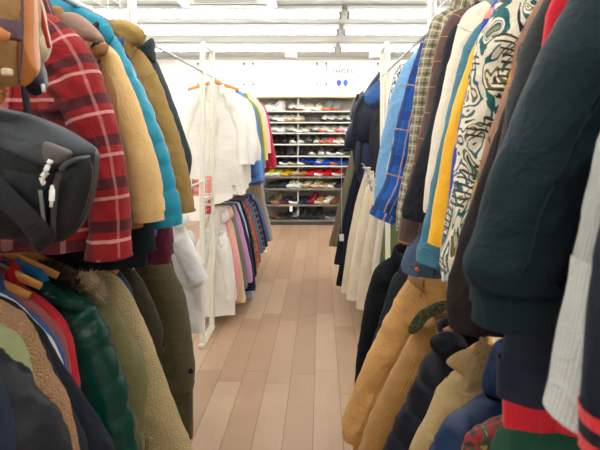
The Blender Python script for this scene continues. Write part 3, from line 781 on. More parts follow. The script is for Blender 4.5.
far('shirt', 'pale yellow shirt between the olive and pink shirts', 'shirt', -1, 4.74, (236, 210, 120), 1, .6, edge=[(250, 98), (257, 103), (263, 116), (267, 138), (268, 160)], bot=165, grp=UB)
far('shirt', 'pale pink shirt between the yellow and crimson garments', 'shirt', -1, 4.88, (240, 200, 206), 1, .6, edge=[(253, 99), (260, 103), (266, 114), (270, 136), (271, 153)], bot=160, grp=UB)
far('sweater', 'crimson sweater at the far end of the upper rail', 'sweater', -1, 5.05, (188, 24, 62), 1, .6, kind='knit', edge=[(255, 100), (262, 103), (268, 114), (272, 136), (276, 158), (276, 168)], bot=172, grp=UB, collar='crew')
LF = 'shirts on the far lower rail'
lows = [
 (3.54, (236, 234, 230), 'white shirt under the upper white shirts, right beside the mesh panel', 'shirt', [(196, 203), (206, 207), (220, 216), (229, 240), (234, 270), (237, 294), (236, 300)], 314, None, 'weave'),
 (3.61, (226, 218, 214), 'pinkish white shirt hanging longest behind the first white shirt', 'shirt', [(205, 200), (214, 204), (224, 214), (229, 240), (232, 270), (233, 300)], 313, None, 'weave'),
 (3.69, (236, 168, 166), 'salmon pink shirt beside the white ones on the lower rail', 'shirt', [(206, 199), (216, 203), (227, 214), (234, 238), (240, 262), (240, 278)], 300, None, 'weave'),
 (3.78, (214, 196, 160), 'cream shirt with long tail behind the pink shirt', 'shirt', [(210, 198), (219, 202), (230, 212), (236, 238), (242, 270), (246, 300)], 302, None, 'weave'),
 (3.86, (124, 122, 116), 'grey shirt between the cream and lilac shirts', 'shirt', [(212, 197), (222, 201), (233, 210), (240, 236), (246, 262), (248, 286)], 288, None, 'weave'),
 (3.96, (200, 146, 196), 'lilac pink shirt on the lower rail', 'shirt', [(215, 195), (225, 200), (238, 212), (245, 238), (251, 264), (253, 281)], 282, None, 'weave'),
 (4.06, (34, 44, 74), 'dark navy shirt behind the lilac shirt', 'shirt', [(218, 194), (228, 199), (240, 211), (248, 236), (253, 262), (256, 288)], 290, None, 'weave'),
 (4.16, (176, 196, 226), 'pale blue shirt with a hanging tail behind the dark navy shirt', 'shirt', [(220, 193), (230, 198), (241, 209), (248, 232), (252, 262), (254, 292)], 298, None, 'weave'),
 (4.27, (26, 32, 46), 'black shirt between the pale blue and patterned shirts', 'shirt', [(223, 192), (232, 196), (244, 208), (251, 232), (255, 255), (257, 274)], 276, None, 'weave'),
 (4.38, (60, 110, 80), 'green shirt with orange and red print on the lower rail', 'shirt', [(226, 191), (235, 196), (247, 208), (254, 230), (258, 250), (259, 266)], 268, blotch(40, [(0, (40, 96, 74)), (.45, (214, 120, 46)), (.55, (40, 66, 110)), (.62, (190, 60, 60))]), 'weave'),
 (4.5, (150, 70, 84), 'dusty red shirt behind the green printed shirt', 'shirt', [(228, 190), (238, 195), (249, 206), (256, 228), (260, 246), (261, 262)], 262, None, 'weave'),
 (4.62, (40, 112, 140), 'teal shirt behind the dusty red shirt', 'shirt', [(231, 189), (240, 193), (252, 205), (258, 226), (262, 242), (264, 252)], 252, None, 'weave'),
 (4.74, (70, 40, 60), 'plum and navy checked shirt near the far rail end', 'shirt', [(233, 188), (243, 192), (254, 203), (260, 222), (264, 238), (265, 250)], 250, plaid([('u', .06, .3, .02, (30, 40, 80), .8), ('v', .06, .5, .02, (160, 90, 100), .7)]), 'weave'),
 (4.88, (28, 34, 54), 'black blue shirt near the far rail end', 'shirt', [(236, 187), (245, 191), (256, 202), (262, 220), (266, 236), (268, 246)], 246, None, 'weave'),
 (5.04, (64, 92, 140), 'blue denim jacket second from the far rail end', 'jacket', [(239, 186), (248, 190), (258, 200), (264, 216), (268, 230), (270, 240)], 242, None, 'denim'),
]
for Y, col, lb, nm, ed, bot, pat, kd in lows:
    far(nm if nm != 'jacket' else 'denim_jacket', lb, nm, -1, Y, col, 1, .6, edge=ed, bot=bot, pattern=pat, kind=kd, grp=LF, dep=.034, key='low_cloth_'+'_'.join(map(str, col)))

# trousers -------------------------------------------------------------
def trousers(label, side, Y, edge, bot, mat, group, inner=.17, low=True, tagged=False):
    rx = RXR if side > 0 else RXL; sg = -1. if side > 0 else 1.
    uz = [((X_(a, Y)-rx)*sg, Z_(b, Y)) for a, b in edge]
    zt, zb = uz[0][1], Z_(bot, Y)
    t = thing('trousers', label, 'trousers', (rx, Y, zb), group)
    SEED[0] += 2.9; sd = SEED[0]
    tab = [(z, u) for u, z in uz]
    zc = zt-.28
    inn = lambda z: -inner*(1+.25*clamp((zt-z)/(zt-zb)))
    def ring(t_, z, u0, u1, d, am):
        a = PI/2+2*PI*t_; ca, sa = math.cos(a), math.sin(a); c = (u0+u1)/2; w = (u1-u0)/2
        x = c+w*math.copysign(abs(ca)**.75, ca); y = d*math.copysign(abs(sa)**.8, sa)+am*abs(sa)*(nz(x*16+sd, z*1.2, 1 if sa > 0 else 6)+.5*nz(x*40, z*2.5, sd))
        return Vector((rx+sg*x, Y+y, z))
    m = MB(); m.grid(lambda a, v: ring(a, lerp(zt, zc-.02, v), inn(lerp(zt, zc, v)), interp_z(tab, lerp(zt, zc, v)), .03+.008*v, .006*v), 28, 10)
    m.build('seat_panel', mat, t)
    m = MB(); m.grid(lambda a, v: ring(a, lerp(zt+.012, zt-.03, v), inn(zt)-.004, interp_z(tab, zt)+.004, .034, 0), 28, 3); m.build('waistband', mat, t)
    for k, yo in ((0, -.012), (1, .014)):
        def leg(a, v):
            z = lerp(zc, zb, v); o = interp_z(tab, z); i = inn(z); mid = (o+i)/2+.02*(1 if k else -1)*v
            p = ring(a, z, i if k else mid-.012, mid+.012 if k else o, .034+.006*v, .016*(.3+v)); p.y += yo*0; return p
        m = MB(); m.grid(leg, 24, 22)
        c_ = [leg(i/24, 1) for i in range(25)]; cc = sum(c_, Vector())/25; cu = cc+Vector((0, 0, .05))
        w = 25; rows_ = [c_, [cc+(p-cc)*.9 for p in c_], [cu+(p-cc)*.8 for p in c_], [cu+(p-cc)*.02 for p in c_]]
        m.add([p for r in rows_ for p in r], [(j*w+i, j*w+i+1, (j+1)*w+i+1, (j+1)*w+i) for j in range(3) for i in range(24)])
        m.build('leg', mat, t)
    return t
TG = 'trousers clipped to the far rail'
tr = [
 (3.22, [(388, 190), (384, 225), (379, 265), (376, 300)], 302, (150, 150, 60), (92, 108, 62), 'olive green trousers beside the blue plaid shirt hem'),
 (3.33, [(382, 184), (378, 220), (373, 260), (369, 305)], 306, None, (226, 214, 204), 'pinkish white trousers behind the olive green pair'),
 (3.44, [(377, 178), (370, 215), (361, 260), (356, 306)], 308, None, (214, 200, 178), 'beige trousers, nearest of the wide cream pairs'),
 (3.6, [(371, 172), (362, 200), (353, 250), (346, 297)], 299, None, (226, 214, 192), 'wide pleated cream trousers, middle of the cream pairs'),
 (3.76, [(366, 168), (357, 195), (348, 240), (341, 290)], 292, None, (220, 206, 182), 'wide cream trousers next to the black pair'),
 (4.05, [(360, 161), (353, 192), (345, 235), (336, 283)], 285, None, (26, 28, 36), 'black trousers beside the cream ones'),
 (4.4, [(357, 157), (349, 190), (341, 225), (334, 262)], 264, None, (28, 34, 48), 'dark navy trousers with a white tag'),
 (4.95, [(351, 152), (344, 180), (336, 215), (329, 243)], 246, None, (118, 108, 92), 'grey brown trousers nearest the shoe shelves'),
 (4.7, [(354, 155), (347, 184), (341, 215), (335, 243)], 246, None, (110, 106, 70), 'olive brown trousers between the navy and grey brown pairs'),
]
for Y, ed, bot, _, col, lb in tr:
    tt = trousers(lb, 1, Y, ed, bot, fabric('trouser_%d_%d_%d' % col, col, 'weave'), TG)
    hz = Z_(ed[0][1], Y)
    h = thing('clip_hanger', 'steel clip hanger on the '+lb.split(' trousers')[0]+' trousers', 'hanger', (RXR, Y, hz+.02), 'clip hangers on the trouser rail')
    MB().sweep([(RXR-.14, Y, hz+.035), (RXR+.14, Y, hz+.035)], .003, n=6, side=(0, 0, 1)).build('bar', MATS['chrome'], h)
    MB().sweep([(RXR, Y, hz+.035), (RXR, Y, max(hz+.05, 1.34-.02)), (RXR+.012, Y, 1.343), (RXR, Y, 1.356), (RXR-.014, Y, 1.342)], .0025, n=6, side=(1, 0, 0)).build('hook', MATS['chrome'], h)
    for s_ in (-1, 1): MB().box(RXR+s_*.11-.008, RXR+s_*.11+.008, Y-.036, Y+.036, hz-.006, hz+.03, .003).build('clip', plain('clip_grey', (150, 150, 150), .4, .3), h, sm=False)
hang_tag('white price tag hanging on the dark navy trousers', (X_(339.5, 4.3), Z_(235, 4.3)), (X_(344, 4.3), Z_(242, 4.3)), 4.34, Z_(158, 4.3))
# light jeans at the far end of the lower left rail
trousers('faded light jeans at the far end of the lower rail', -1, 5.3, [(263, 184), (266, 205), (270, 222), (273, 237)], 240, fabric('jeans_light', (150, 158, 166), 'denim'), 'jeans at the far rail end')
trousers('tan chinos just before the faded jeans', -1, 5.18, [(261, 184), (264, 205), (268, 222), (271, 238)], 241, fabric('chino_tan', (160, 138, 108), 'weave'), 'jeans at the far rail end')
# ------------------------------------------------------------------ near garments
ribk = lambda key, col: fabric(key, col, 'knit')
def near(name, label, cat, side, Y, edge, bot, mat, **o): return Garment(name, label, cat, side, Y, edge, bot, mat, **o)
metal_b = plain('snap_metal', (150, 140, 120), .3, .9)
horn_b = plain('horn_button', (50, 40, 34), .4)
cream_b = plain('cream_button', (214, 204, 184), .4)
LU, LL, RU, RL = 'jackets on the near upper rail', 'coats on the near lower rail', 'shirts and sweats on the near upper rail of the denim side', 'coats on the near lower rail of the tan jacket side'

# --- left upper -------------------------------------------------------
red_plaid = fabric('red_plaid_wool', (142, 20, 27), 'weave', plaid([('v', .115, .50, .030, (52, 22, 30), .8), ('u', .19, .86, .036, (52, 22, 30), .5), ('v', .115, .84, .009, (214, 160, 156), .7), ('u', .19, .40, .008, (206, 150, 146), .35)]))
g = near('plaid_jacket', 'red wool jacket with black and white plaid behind the duffel bag', 'jacket', -1, 1.23, [(47, 12), (70, 28), (88, 50), (100, 78), (112, 112), (122, 150), (129, 200), (131, 256)], 248, red_plaid, group=LU, r0=.075, r1=.054, hi=2, amp=.014, bw=.2)
g.collar('shirt', h=.05).placket(wd=.014)
zz = Z_(96, 1.23)
g.patch('chest_pocket', .56, .68, zz, zz-.13, red_plaid, .008); g.patch('pocket_flap', .555, .685, zz+.012, zz-.05, red_plaid, .014)
g.cuff(.006, 1.02)
tan_p, brown_p, mauve = fabric('tan_puffer_nylon', (214, 178, 120), 'smooth'), fabric('brown_puffer_nylon', (150, 104, 64), 'smooth'), fabric('mauve_cord', (158, 128, 112), 'smooth')
g = near('puffer_jacket', 'tan and brown puffer jacket with a mauve collar', 'jacket', -1, 1.42, [(66, 12), (88, 28), (106, 44), (119, 58), (134, 94), (147, 130), (158, 165), (164, 195), (166, 220)], 226, brown_p, smat=tan_p, group=LU, r0=.028, r1=.052, puffq=.2, hi=2, dep=.055, bw=.255, send=.955)
g.cuff(.035, .86, tan_p); g.hem(.05)
g.spuff('collar', [(62, 14), (78, 14), (94, 26), (105, 41), (92, 43), (76, 40), (62, 34)], -.055, .026, mauve, wr=.004)
g.spuff('storm_flap', [(74, 40), (92, 42), (108, 44), (106, 54), (98, 58), (94, 68), (84, 62), (74, 58)], -.062, .022, brown_p, wr=.004)
g.spuff('collar_lining', [(50, 8), (58, 6), (64, 12), (62, 30), (54, 34), (48, 24)], -.05, .022, brown_p, wr=.004)
MB().sweep([P(91, 47, 1.33), P(95, 43, 1.325), P(99, 42, 1.33)], .006, .003, n=8).build('toggle', dark_plastic, g.root)
MB().sweep(catmull([P(100, 60, 1.36), P(103, 85, 1.355), P(111, 120, 1.36), P(118, 160, 1.36)], 14), .0035, n=6).build('zip', horn_b, g.root)
teal = fabric('teal_puffer_nylon', (18, 134, 164), 'nylon')
g = near('puffer_jacket', 'teal blue puffer jacket with padded hood', 'jacket', -1, 1.62, [(72, 4), (95, 14), (112, 32), (125, 55), (145, 95), (160, 130), (172, 170), (180, 205), (183, 226)], 236, teal, group=LU, r0=.075, r1=.06, puffq=.085, hi=2, dep=.06, send=.97)
g.cuff(.02, .9)
g.spuff('hood', [(42, 4), (52, -4), (72, 2), (92, 12), (108, 22), (114, 36), (108, 44), (98, 36), (80, 24), (60, 14)], -.05, .04, teal, wr=.008, n=60)
g.spuff('hood_rim', [(98, 28), (108, 24), (114, 36), (109, 45), (103, 40)], -.085, .015, teal, wr=.003)
navyc = fabric('royal_navy_cloth', (26, 54, 110), 'smooth')
g = near('jacket', 'navy blue jacket between the teal puffer and khaki jacket', 'jacket', -1, 1.72, [(105, 36), (124, 55), (140, 82), (153, 118), (162, 158), (168, 198)], 210, navyc, group=LU, r0=.07, r1=.055); g.collar('stand', h=.06)
g.spuff('hood', [(108, 42), (122, 48), (133, 64), (134, 74), (126, 72), (114, 60)], -.055, .025, fabric('dark_navy_lining', (34, 40, 66), 'smooth'))
g = near('long_jacket', 'black navy long jacket hanging below the tan puffer hem', 'jacket', -1, 1.53, [(90, 34), (112, 52), (126, 90), (138, 140), (148, 190), (154, 225), (156, 250)], 266, fabric('blackish_navy', (24, 30, 42), 'smooth'), group=LU, r0=.07, r1=.055); g.collar('stand')
g = near('sweater', 'maroon sweater whose cuff shows below the teal puffer', 'sweater', -1, 1.775, [(112, 40), (128, 58), (142, 90), (154, 130), (164, 180), (172, 225), (175, 252)], 262, ribk('maroon_knit', (96, 24, 52)), group=LU, r0=.065, r1=.05, send=.95); g.cuff(.05, .85); g.collar('crew')
khaki = fabric('khaki_cotton', (150, 120, 66), 'weave')
g = near('hooded_jacket', 'khaki cotton jacket with hood beside the dark green jacket', 'jacket', -1, 1.84, [(112, 25), (130, 40), (148, 60), (163, 92), (176, 128), (187, 165), (193, 195), (194, 211)], 214, khaki, group=LU, r0=.085, r1=.062, hi=2, dep=.06, amp=.018, samp=.12); g.armhole().seam()
g.cuff(.008, 1.02)
g.spuff('hood', [(104, 22), (120, 20), (136, 25), (146, 34), (142, 44), (134, 48), (130, 60), (122, 58), (116, 44), (108, 34)], -.06, .045, khaki, wr=.010, n=56)
g.spuff('storm_flap', [(112, 34), (122, 46), (126, 62), (120, 66), (112, 50)], -.085, .012, khaki, wr=.004)
MB().sweep(catmull([P(119, 38, 1.75), P(122, 46, 1.74), P(124, 52, 1.745)], 8), .004, n=6).build('drawcord', tan_p, g.root)
dkg = fabric('bottle_grey_cloth', (46, 60, 64), 'smooth')
g = near('jacket', 'dark grey green jacket with raised collar, last before the white shirts', 'jacket', -1, 1.94, [(140, 47), (152, 54), (162, 74), (174, 104), (186, 138), (192, 158), (190, 176)], 200, dkg, group=LU, r0=.07, r1=.05, amp=.012)
g.spuff('collar', [(136, 46), (146, 42), (153, 38), (155, 50), (155, 62), (146, 60), (138, 56)], -.04, .03, dkg)

# hangers on the upper rail
hanger(1.40, -1, 'wooden hanger in the neck of the tan and brown puffer', rail=RZU, dzc=.06, tall=.016, wid=.12, u0=-.04)
for Y, lb in ((1.23, 'wooden hanger holding the red plaid jacket'), (1.62, 'hanger in the teal puffer hood'), (1.84, 'wooden hanger inside the khaki jacket'), (1.94, 'wooden hanger inside the dark grey green jacket')): hanger(Y, -1, lb, rail=RZU, dzc=.11)

# --- left lower -------------------------------------------------------
g = near('jacket', 'navy jacket sleeve at the corner in front of the black nylon jacket', 'jacket', -1, .80, [(-60, 330), (-28, 350), (-8, 380), (6, 420), (14, 455), (20, 560)], 640, fabric('corner_navy', (30, 40, 60), 'smooth'), group=LL, lower=True, r1=.06); g.collar('shirt')
g = near('jacket', 'black nylon jacket nearest the viewer on the lower rail', 'jacket', -1, .87, [(-36, 340), (-12, 354), (8, 368), (28, 386), (46, 410), (62, 438), (74, 470), (86, 560)], 640, fabric('black_nylon', (28, 30, 37), 'nylon'), group=LL, lower=True, hi=2, r0=.08, r1=.062, amp=.02, samp=.2); g.collar('stand')
g = near('shirt', 'sage green shirt between black nylon jacket and teddy fleece', 'shirt', -1, .94, [(-36, 318), (-10, 326), (8, 336), (20, 350), (28, 374), (34, 402), (42, 450), (46, 560)], 600, fabric('sage_cotton', (146, 152, 106), 'weave'), group=LL, lower=True, hi=2, r0=.07, r1=.05, amp=.016); g.collar('shirt').placket()
g = near('fleece_jacket', 'caramel brown teddy fleece jacket on the lower rail', 'jacket', -1, 1.0, [(-30, 296), (-6, 302), (10, 312), (22, 326), (33, 342), (44, 368), (60, 397), (75, 444), (88, 530), (90, 580)], 610, fabric('teddy_fleece', (214, 160, 104), 'fleece'), group=LL, lower=True, hi=2, r0=.08, r1=.065, dep=.065); g.collar('shirt')
g = near('sweater', 'charcoal black sweater just behind the teddy fleece', 'sweater', -1, 1.06, [(-6, 302), (14, 316), (30, 332), (46, 362), (62, 396), (76, 428), (86, 456), (96, 560)], 600, ribk('charcoal_knit', (34, 38, 46)), group=LL, lower=True, hi=2, r0=.07, r1=.055); g.collar('crew')
g = near('jacket', 'black navy wool jacket beside the glossy green puffer', 'jacket', -1, 1.12, [(0, 300), (22, 318), (38, 336), (54, 362), (74, 390), (92, 416), (106, 438), (114, 456), (124, 540)], 590, fabric('black_navy_wool', (28, 32, 42), 'weave'), group=LL, lower=True, hi=2, r0=.07, r1=.06); g.collar('shirt')
g = near('shirt', 'white shirt edge showing between navy jacket and blue shirt', 'shirt', -1, 1.16, [(6, 300), (26, 318), (44, 336), (55, 352), (62, 374), (66, 420), (66, 480)], 520, fabric('white_poplin', (226, 224, 216), 'smooth'), group=LL, lower=True, r0=.05, r1=.04); g.collar('shirt')
g = near('shirt', 'blue shirt between the white shirt and maroon knit', 'shirt', -1, 1.19, [(6, 296), (28, 314), (46, 330), (58, 348), (65, 372), (69, 420), (70, 480)], 520, fabric('mid_blue_cotton', (30, 78, 136), 'smooth'), group=LL, lower=True, r0=.05, r1=.04); g.collar('shirt')
g = near('cardigan', 'dusty maroon cardigan in front of the red jacket', 'cardigan', -1, 1.225, [(2, 288), (24, 300), (44, 316), (60, 336), (67, 362), (70, 400), (70, 480)], 520, ribk('dusty_maroon', (134, 66, 66)), group=LL, lower=True, r0=.05, r1=.04); g.collar('stand', h=.03)
g = near('jacket', 'bright red jacket beside the glossy green puffer', 'jacket', -1, 1.27, [(6, 281), (28, 292), (46, 306), (61, 322), (71, 348), (77, 380), (79, 420), (82, 500)], 540, fabric('bright_red_cloth', (188, 14, 36), 'smooth'), group=LL, lower=True, r0=.06, r1=.05, hi=2); g.collar('shirt')
green = fabric('bottle_green_gloss', (5, 62, 52), 'gloss')
g = near('puffer_jacket', 'glossy bottle green puffer jacket on the lower rail', 'jacket', -1, 1.38, [(24, 277), (50, 283), (76, 296), (96, 314), (111, 345), (123, 382), (133, 420), (139, 455), (141, 500)], 540, green, group=LL, lower=True, hi=2, r0=.085, r1=.075, puffq=.10, dep=.065, fwd=.03)
g.spuff('collar', [(14, 278), (26, 272), (44, 280), (64, 290), (84, 302), (82, 312), (62, 306), (40, 298), (22, 290)], -.055, .032, green, wr=.010, ws=26, n=56)
parka = fabric('olive_parka_cotton', (112, 108, 68), 'weave')
fur1 = fabric('pale_fur', (206, 178, 146), 'fur'); fur2 = fabric('dark_brown_fur', (72, 52, 38), 'fur')
g = near('parka', 'olive parka with a pale fur hood trim behind the green puffer', 'coat', -1, 1.52, [(62, 272), (84, 282), (104, 302), (125, 330), (141, 358), (146, 384), (144, 416), (144, 480)], 530, parka, group=LL, lower=True, hi=2, r0=.085, r1=.075, amp=.018, samp=.14, dep=.065); g.armhole().seam()
fur_tube('fur_trim', [P(66, 298, 1.45), P(72, 284, 1.44), P(84, 279, 1.44), P(94, 285, 1.45), P(97, 297, 1.46)], .028, fur1, g.root, 3)
g.spuff('hood', [(66, 290), (78, 284), (96, 288), (106, 304), (96, 316), (78, 312)], -.045, .03, parka)
g = near('jacket', 'dark jacket with mottled brown fur collar beside the wooden hangers', 'jacket', -1, 1.45, [(30, 268), (52, 274), (76, 288), (92, 312), (102, 350), (110, 400), (112, 470)], 520, fabric('dark_brown_cloth', (50, 44, 38), 'weave'), group=LL, lower=True, r0=.07, r1=.06)
fur_tube('fur_collar', [P(36, 272, 1.41), P(46, 268, 1.40), P(58, 272, 1.40), P(70, 280, 1.41), P(76, 288, 1.42)], .026, fur2, g.root, 5)
g = near('sherpa_jacket', 'cream sherpa fleece jacket next to the olive coats', 'jacket', -1, 1.66, [(86, 266), (106, 273), (123, 288), (141, 322), (156, 358), (169, 394), (181, 424), (191, 450), (194, 490)], 520, fabric('cream_sherpa', (250, 220, 160), 'fleece'), group=LL, lower=True, hi=2, r0=.085, r1=.075, dep=.065, fwd=.035)
g.spuff('collar', [(80, 272), (90, 266), (104, 272), (118, 282), (116, 292), (100, 288), (86, 284)], -.05, .03, MATS['cream_sherpa'], wr=.006)
MB().sweep(catmull([P(153, 404, 1.6), P(158, 412, 1.59), P(166, 416, 1.59)], 8), .008, .004, n=8).build('pocket_welt', MATS['cream_sherpa'], g.root)
g = near('jacket', 'navy quilted jacket showing as a strip beside the sherpa jacket', 'jacket', -1, 1.72, [(78, 256), (100, 262), (120, 274), (132, 296), (142, 330), (148, 360)], 420, fabric('strip_navy', (30, 50, 92), 'smooth'), group=LL, lower=True, r0=.06, r1=.05); g.collar('shirt')
g = near('coat', 'dark olive coat between the sherpa jacket and the long olive coat', 'coat', -1, 1.79, [(96, 248), (118, 258), (138, 278), (152, 303), (162, 328), (163, 348)], 430, fabric('dark_olive_cloth', (58, 54, 40), 'weave'), group=LL, lower=True, r0=.075, r1=.06, hi=2); g.collar('shirt').cuff(.02, 1.08)
olive = fabric('olive_drab_cloth', (88, 80, 56), 'weave')
g = near('long_coat', 'long olive drab coat with a buttoned cuff nearest the floor', 'coat', -1, 2.06, [(138, 238), (160, 250), (173, 272), (185, 299), (192, 343), (195, 366), (193, 384)], 437, olive, group=LL, lower=True, hi=2, r0=.085, r1=.075, amp=.014, dep=.065, bw=.385, flare=.02, fwd=.035, samp=.07); g.armhole().seam()
g.cuff(.02, 1.04); g.collar('shirt'); g.button(P(191, 371, 1.96), MATS['strip_navy'] and plain('navy_button', (26, 30, 48), .4), .012, 'cuff_button', g.sl[0])
g = near('jacket', 'black navy jacket hanging behind the long olive coat', 'jacket', -1, 2.17, [(146, 232), (164, 246), (175, 276), (184, 316), (187, 345)], 372, fabric('deep_navy2', (26, 30, 44), 'smooth'), group=LL, lower=True, r0=.07, r1=.055); g.collar('stand')
WL = 'white shirts on the lower rail before the end panel'
for Y, ed, bot, col, lb in ((2.5, [(160, 206), (172, 208), (182, 216), (190, 238), (199, 258), (204, 270)], 331, (226, 226, 224), 'white shirt with open cuff beside the long olive coat'),
                            (2.64, [(164, 203), (176, 206), (185, 214), (190, 240), (195, 268), (196, 286)], 322, (214, 216, 216), 'pale grey shirt behind the first low white shirt'),
                            (2.8, [(168, 200), (180, 203), (188, 211), (193, 236), (197, 262), (198, 276)], 312, (232, 232, 228), 'white shirt hanging just before the mesh end panel')):
    g = near('shirt', lb, 'shirt', -1, Y, ed, bot, fabric('lowwhite_%d_%d_%d' % col, col, 'smooth'), group=WL, r0=.06, r1=.05, amp=.012, samp=.09, dep=.045); g.collar('shirt').placket(); g.cuff(.05, 1.06)

# wooden hangers standing clear of the lower rail garments
hw = [(1.06, 'wooden hanger nearest the viewer over the charcoal sweater', .03), (1.16, 'wooden hanger over the white shirt edge', .045), (1.22, 'wooden hanger over the maroon cardigan', .03), (1.27, 'wooden hanger over the red jacket', .02), (1.35, 'wooden hanger by the bright blue shirt shoulder', .015), (1.43, 'wooden hanger before the dark fur collar', .03), (1.54, 'long wooden hanger arm under the striped knit band', .045), (1.66, 'wooden hanger behind the sherpa jacket', .08)]
for k, (Y, lb, dz) in enumerate(hw): hanger(Y, -1, lb, rail=RZL, dzc=dz, tall=.015, thick=.007, drop=.52, wid=.16 if Y < 1.5 else .2, group='wooden hangers on the lower rail')
t = thing('ribbon_band', 'white navy and red striped knit band on a wooden hanger arm', 'ribbon', P(78, 270, 1.5))
for k, c in enumerate(((226, 224, 218), (30, 40, 92), (196, 34, 44))):
    a, b = P(71+k*4.6, 262+k*2., 1.5), P(75.6+k*4.6, 264+k*2., 1.5)
    MB().sweep([a, b], .028, .014, side=(0, 0, 1), n=14).build('stripe', fabric('ribbon_%d' % c[0], c, 'knit'), t)
g = near('shirt', 'bright blue shirt shoulder between the wooden hangers', 'shirt', -1, 1.34, [(18, 262), (34, 268), (44, 276), (52, 300), (56, 340), (58, 400)], 430, fabric('bright_blue', (20, 120, 190), 'smooth'), group=LL, lower=True, r0=.04, r1=.035)

# --- right upper ------------------------------------------------------
g = near('shirt', 'black and white patterned shirt behind the light denim shirt', 'shirt', 1, 2.25, [(408, 60), (400, 64), (394, 74), (389, 95), (386, 120), (384, 140)], 170, fabric('bw_pattern', (220, 220, 216), 'smooth', blotch(60, [(0, (230, 230, 226)), (.48, (40, 44, 60)), (.58, (200, 200, 196))])), group=RU, r0=.05, r1=.04, dep=.035); g.collar('shirt')
g = near('denim_shirt', 'light blue denim shirt at the far end of the upper rail', 'shirt', 1, 1.86, [(426, 44), (412, 56), (402, 70), (391, 98), (383, 132), (377, 165), (374, 195), (375, 212)], 216, fabric('light_denim', (112, 160, 204), 'denim'), group=RU, r0=.07, r1=.055, hi=2); g.collar('shirt').placket(); g.armhole().seam()
g = near('shirt', 'white shirt strip between the light denim and blue plaid', 'shirt', 1, 1.785, [(424, 54), (412, 72), (404, 98), (396, 128), (388, 165), (382, 196), (381, 210)], 214, fabric('offwhite_cotton', (228, 224, 214), 'smooth'), group=RU, r0=.055, r1=.045, dep=.035); g.collar('shirt')
bplaid = fabric('blue_plaid_flannel', (26, 88, 172), 'weave', plaid([('u', .15, .30, .034, (14, 44, 100), .7), ('v', .17, .30, .04, (14, 44, 100), .5), ('u', .15, .62, .005, (206, 160, 126), .7), ('v', .17, .62, .006, (206, 160, 126), .65), ('u', .15, .74, .004, (190, 140, 110), .6)]))
g = near('flannel_shirt', 'bright blue plaid flannel shirt with orange lines', 'shirt', 1, 1.71, [(436, 26), (424, 37), (414, 62), (405, 92), (395, 132), (386, 178), (377, 198), (373, 208)], 238, bplaid, group=RU, r0=.07, r1=.066, hi=2, samp=.12, bw=.175, flare=.0); g.collar('shirt').placket(); g.cuff(.03, 1.04)
kplaid = fabric('khaki_plaid', (150, 142, 118), 'weave', plaid([('u', .034, .3, .009, (80, 72, 54), .65), ('v', .034, .3, .009, (80, 72, 54), .65), ('u', .034, .7, .004, (214, 206, 184), .6), ('v', .034, .7, .004, (214, 206, 184), .6), ('u', .1, .1, .008, (60, 54, 42), .5)]))
g = near('plaid_shirt', 'khaki and cream small plaid shirt beside the blue flannel', 'shirt', 1, 1.6, [(448, 8), (436, 15), (428, 30), (420, 60), (414, 100), (409, 147), (402, 180), (397, 206), (396, 226)], 228, kplaid, group=RU, r0=.075, r1=.056, hi=2, samp=.12); g.collar('shirt').placket(); g.cuff(.02, 1.04)
bwin = fabric('brown_windowpane', (88, 68, 66), 'weave', plaid([('u', .085, .4, .004, (186, 120, 70), .8), ('v', .085, .4, .004, (186, 120, 70), .8)]))
g = near('blazer', 'brown windowpane check jacket beside the khaki plaid shirt', 'jacket', 1, 1.49, [(466, 6), (452, 14), (443, 30), (434, 58), (426, 103), (417, 145), (406, 190), (400, 222), (398, 242)], 240, bwin, group=RU, r0=.07, r1=.055, hi=2);
g = near('denim_jacket', 'dark blue denim jacket hem with orange button under the brown jacket', 'jacket', 1, 1.46, [(476, 20), (460, 40), (448, 80), (438, 130), (428, 180), (418, 220), (408, 244), (402, 260), (402, 271)], 274, fabric('dark_denim', (66, 88, 116), 'denim'), group=RU, bw=.2, flare=.02, r0=.05, r1=.05); g.collar('shirt'); g.hem(.04, MATS['dark_denim']); g.button(g.sleeve(.72, .965, .004, 1.0001), plain('orange_button', (206, 92, 52), .4), .007, on=g.sl[0])
g = near('jacket', 'black jacket between the brown check and the cream shirt', 'jacket', 1, 1.38, [(474, 16), (458, 22), (448, 38), (438, 76), (427, 130), (418, 155), (408, 188), (402, 208), (402, 217)], 222, fabric('black_wool', (30, 32, 40), 'weave'), group=RU, r0=.075, r1=.07, hi=2); g.collar('shirt')
g = near('shirt', 'green fatigue shirt hem hanging below the black jacket', 'shirt', 1, 1.345, [(486, 36), (470, 56), (460, 92), (450, 132), (440, 172), (430, 210), (426, 225)], 247, fabric('fatigue_green', (72, 92, 52), 'weave'), group=RU, bw=.19, flare=.0, r0=.05, r1=.045); g.collar('shirt')
g = near('shirt', 'cream shirt between the black jacket and teal shirt', 'shirt', 1, 1.28, [(486, 0), (468, 10), (458, 28), (450, 60), (440, 100), (433, 133), (427, 173), (424, 200), (424, 212)], 216, fabric('cream_cotton', (228, 220, 202), 'smooth'), group=RU, r0=.065, r1=.045, hi=2, dep=.035); g.collar('shirt', fabric('grey_green_collar', (140, 150, 140), 'weave')).placket(); g.armhole().seam()
g = near('denim_shirt', 'teal blue denim shirt beside the yellow sweatshirt', 'shirt', 1, 1.225, [(496, 10), (476, 28), (463, 52), (452, 98), (443, 135), (434, 173), (425, 219), (417, 250), (416, 260)], 262, fabric('teal_denim', (50, 110, 132), 'denim'), group=RU, r0=.065, r1=.06, hi=2); g.collar('shirt').placket(); g.armhole().seam()
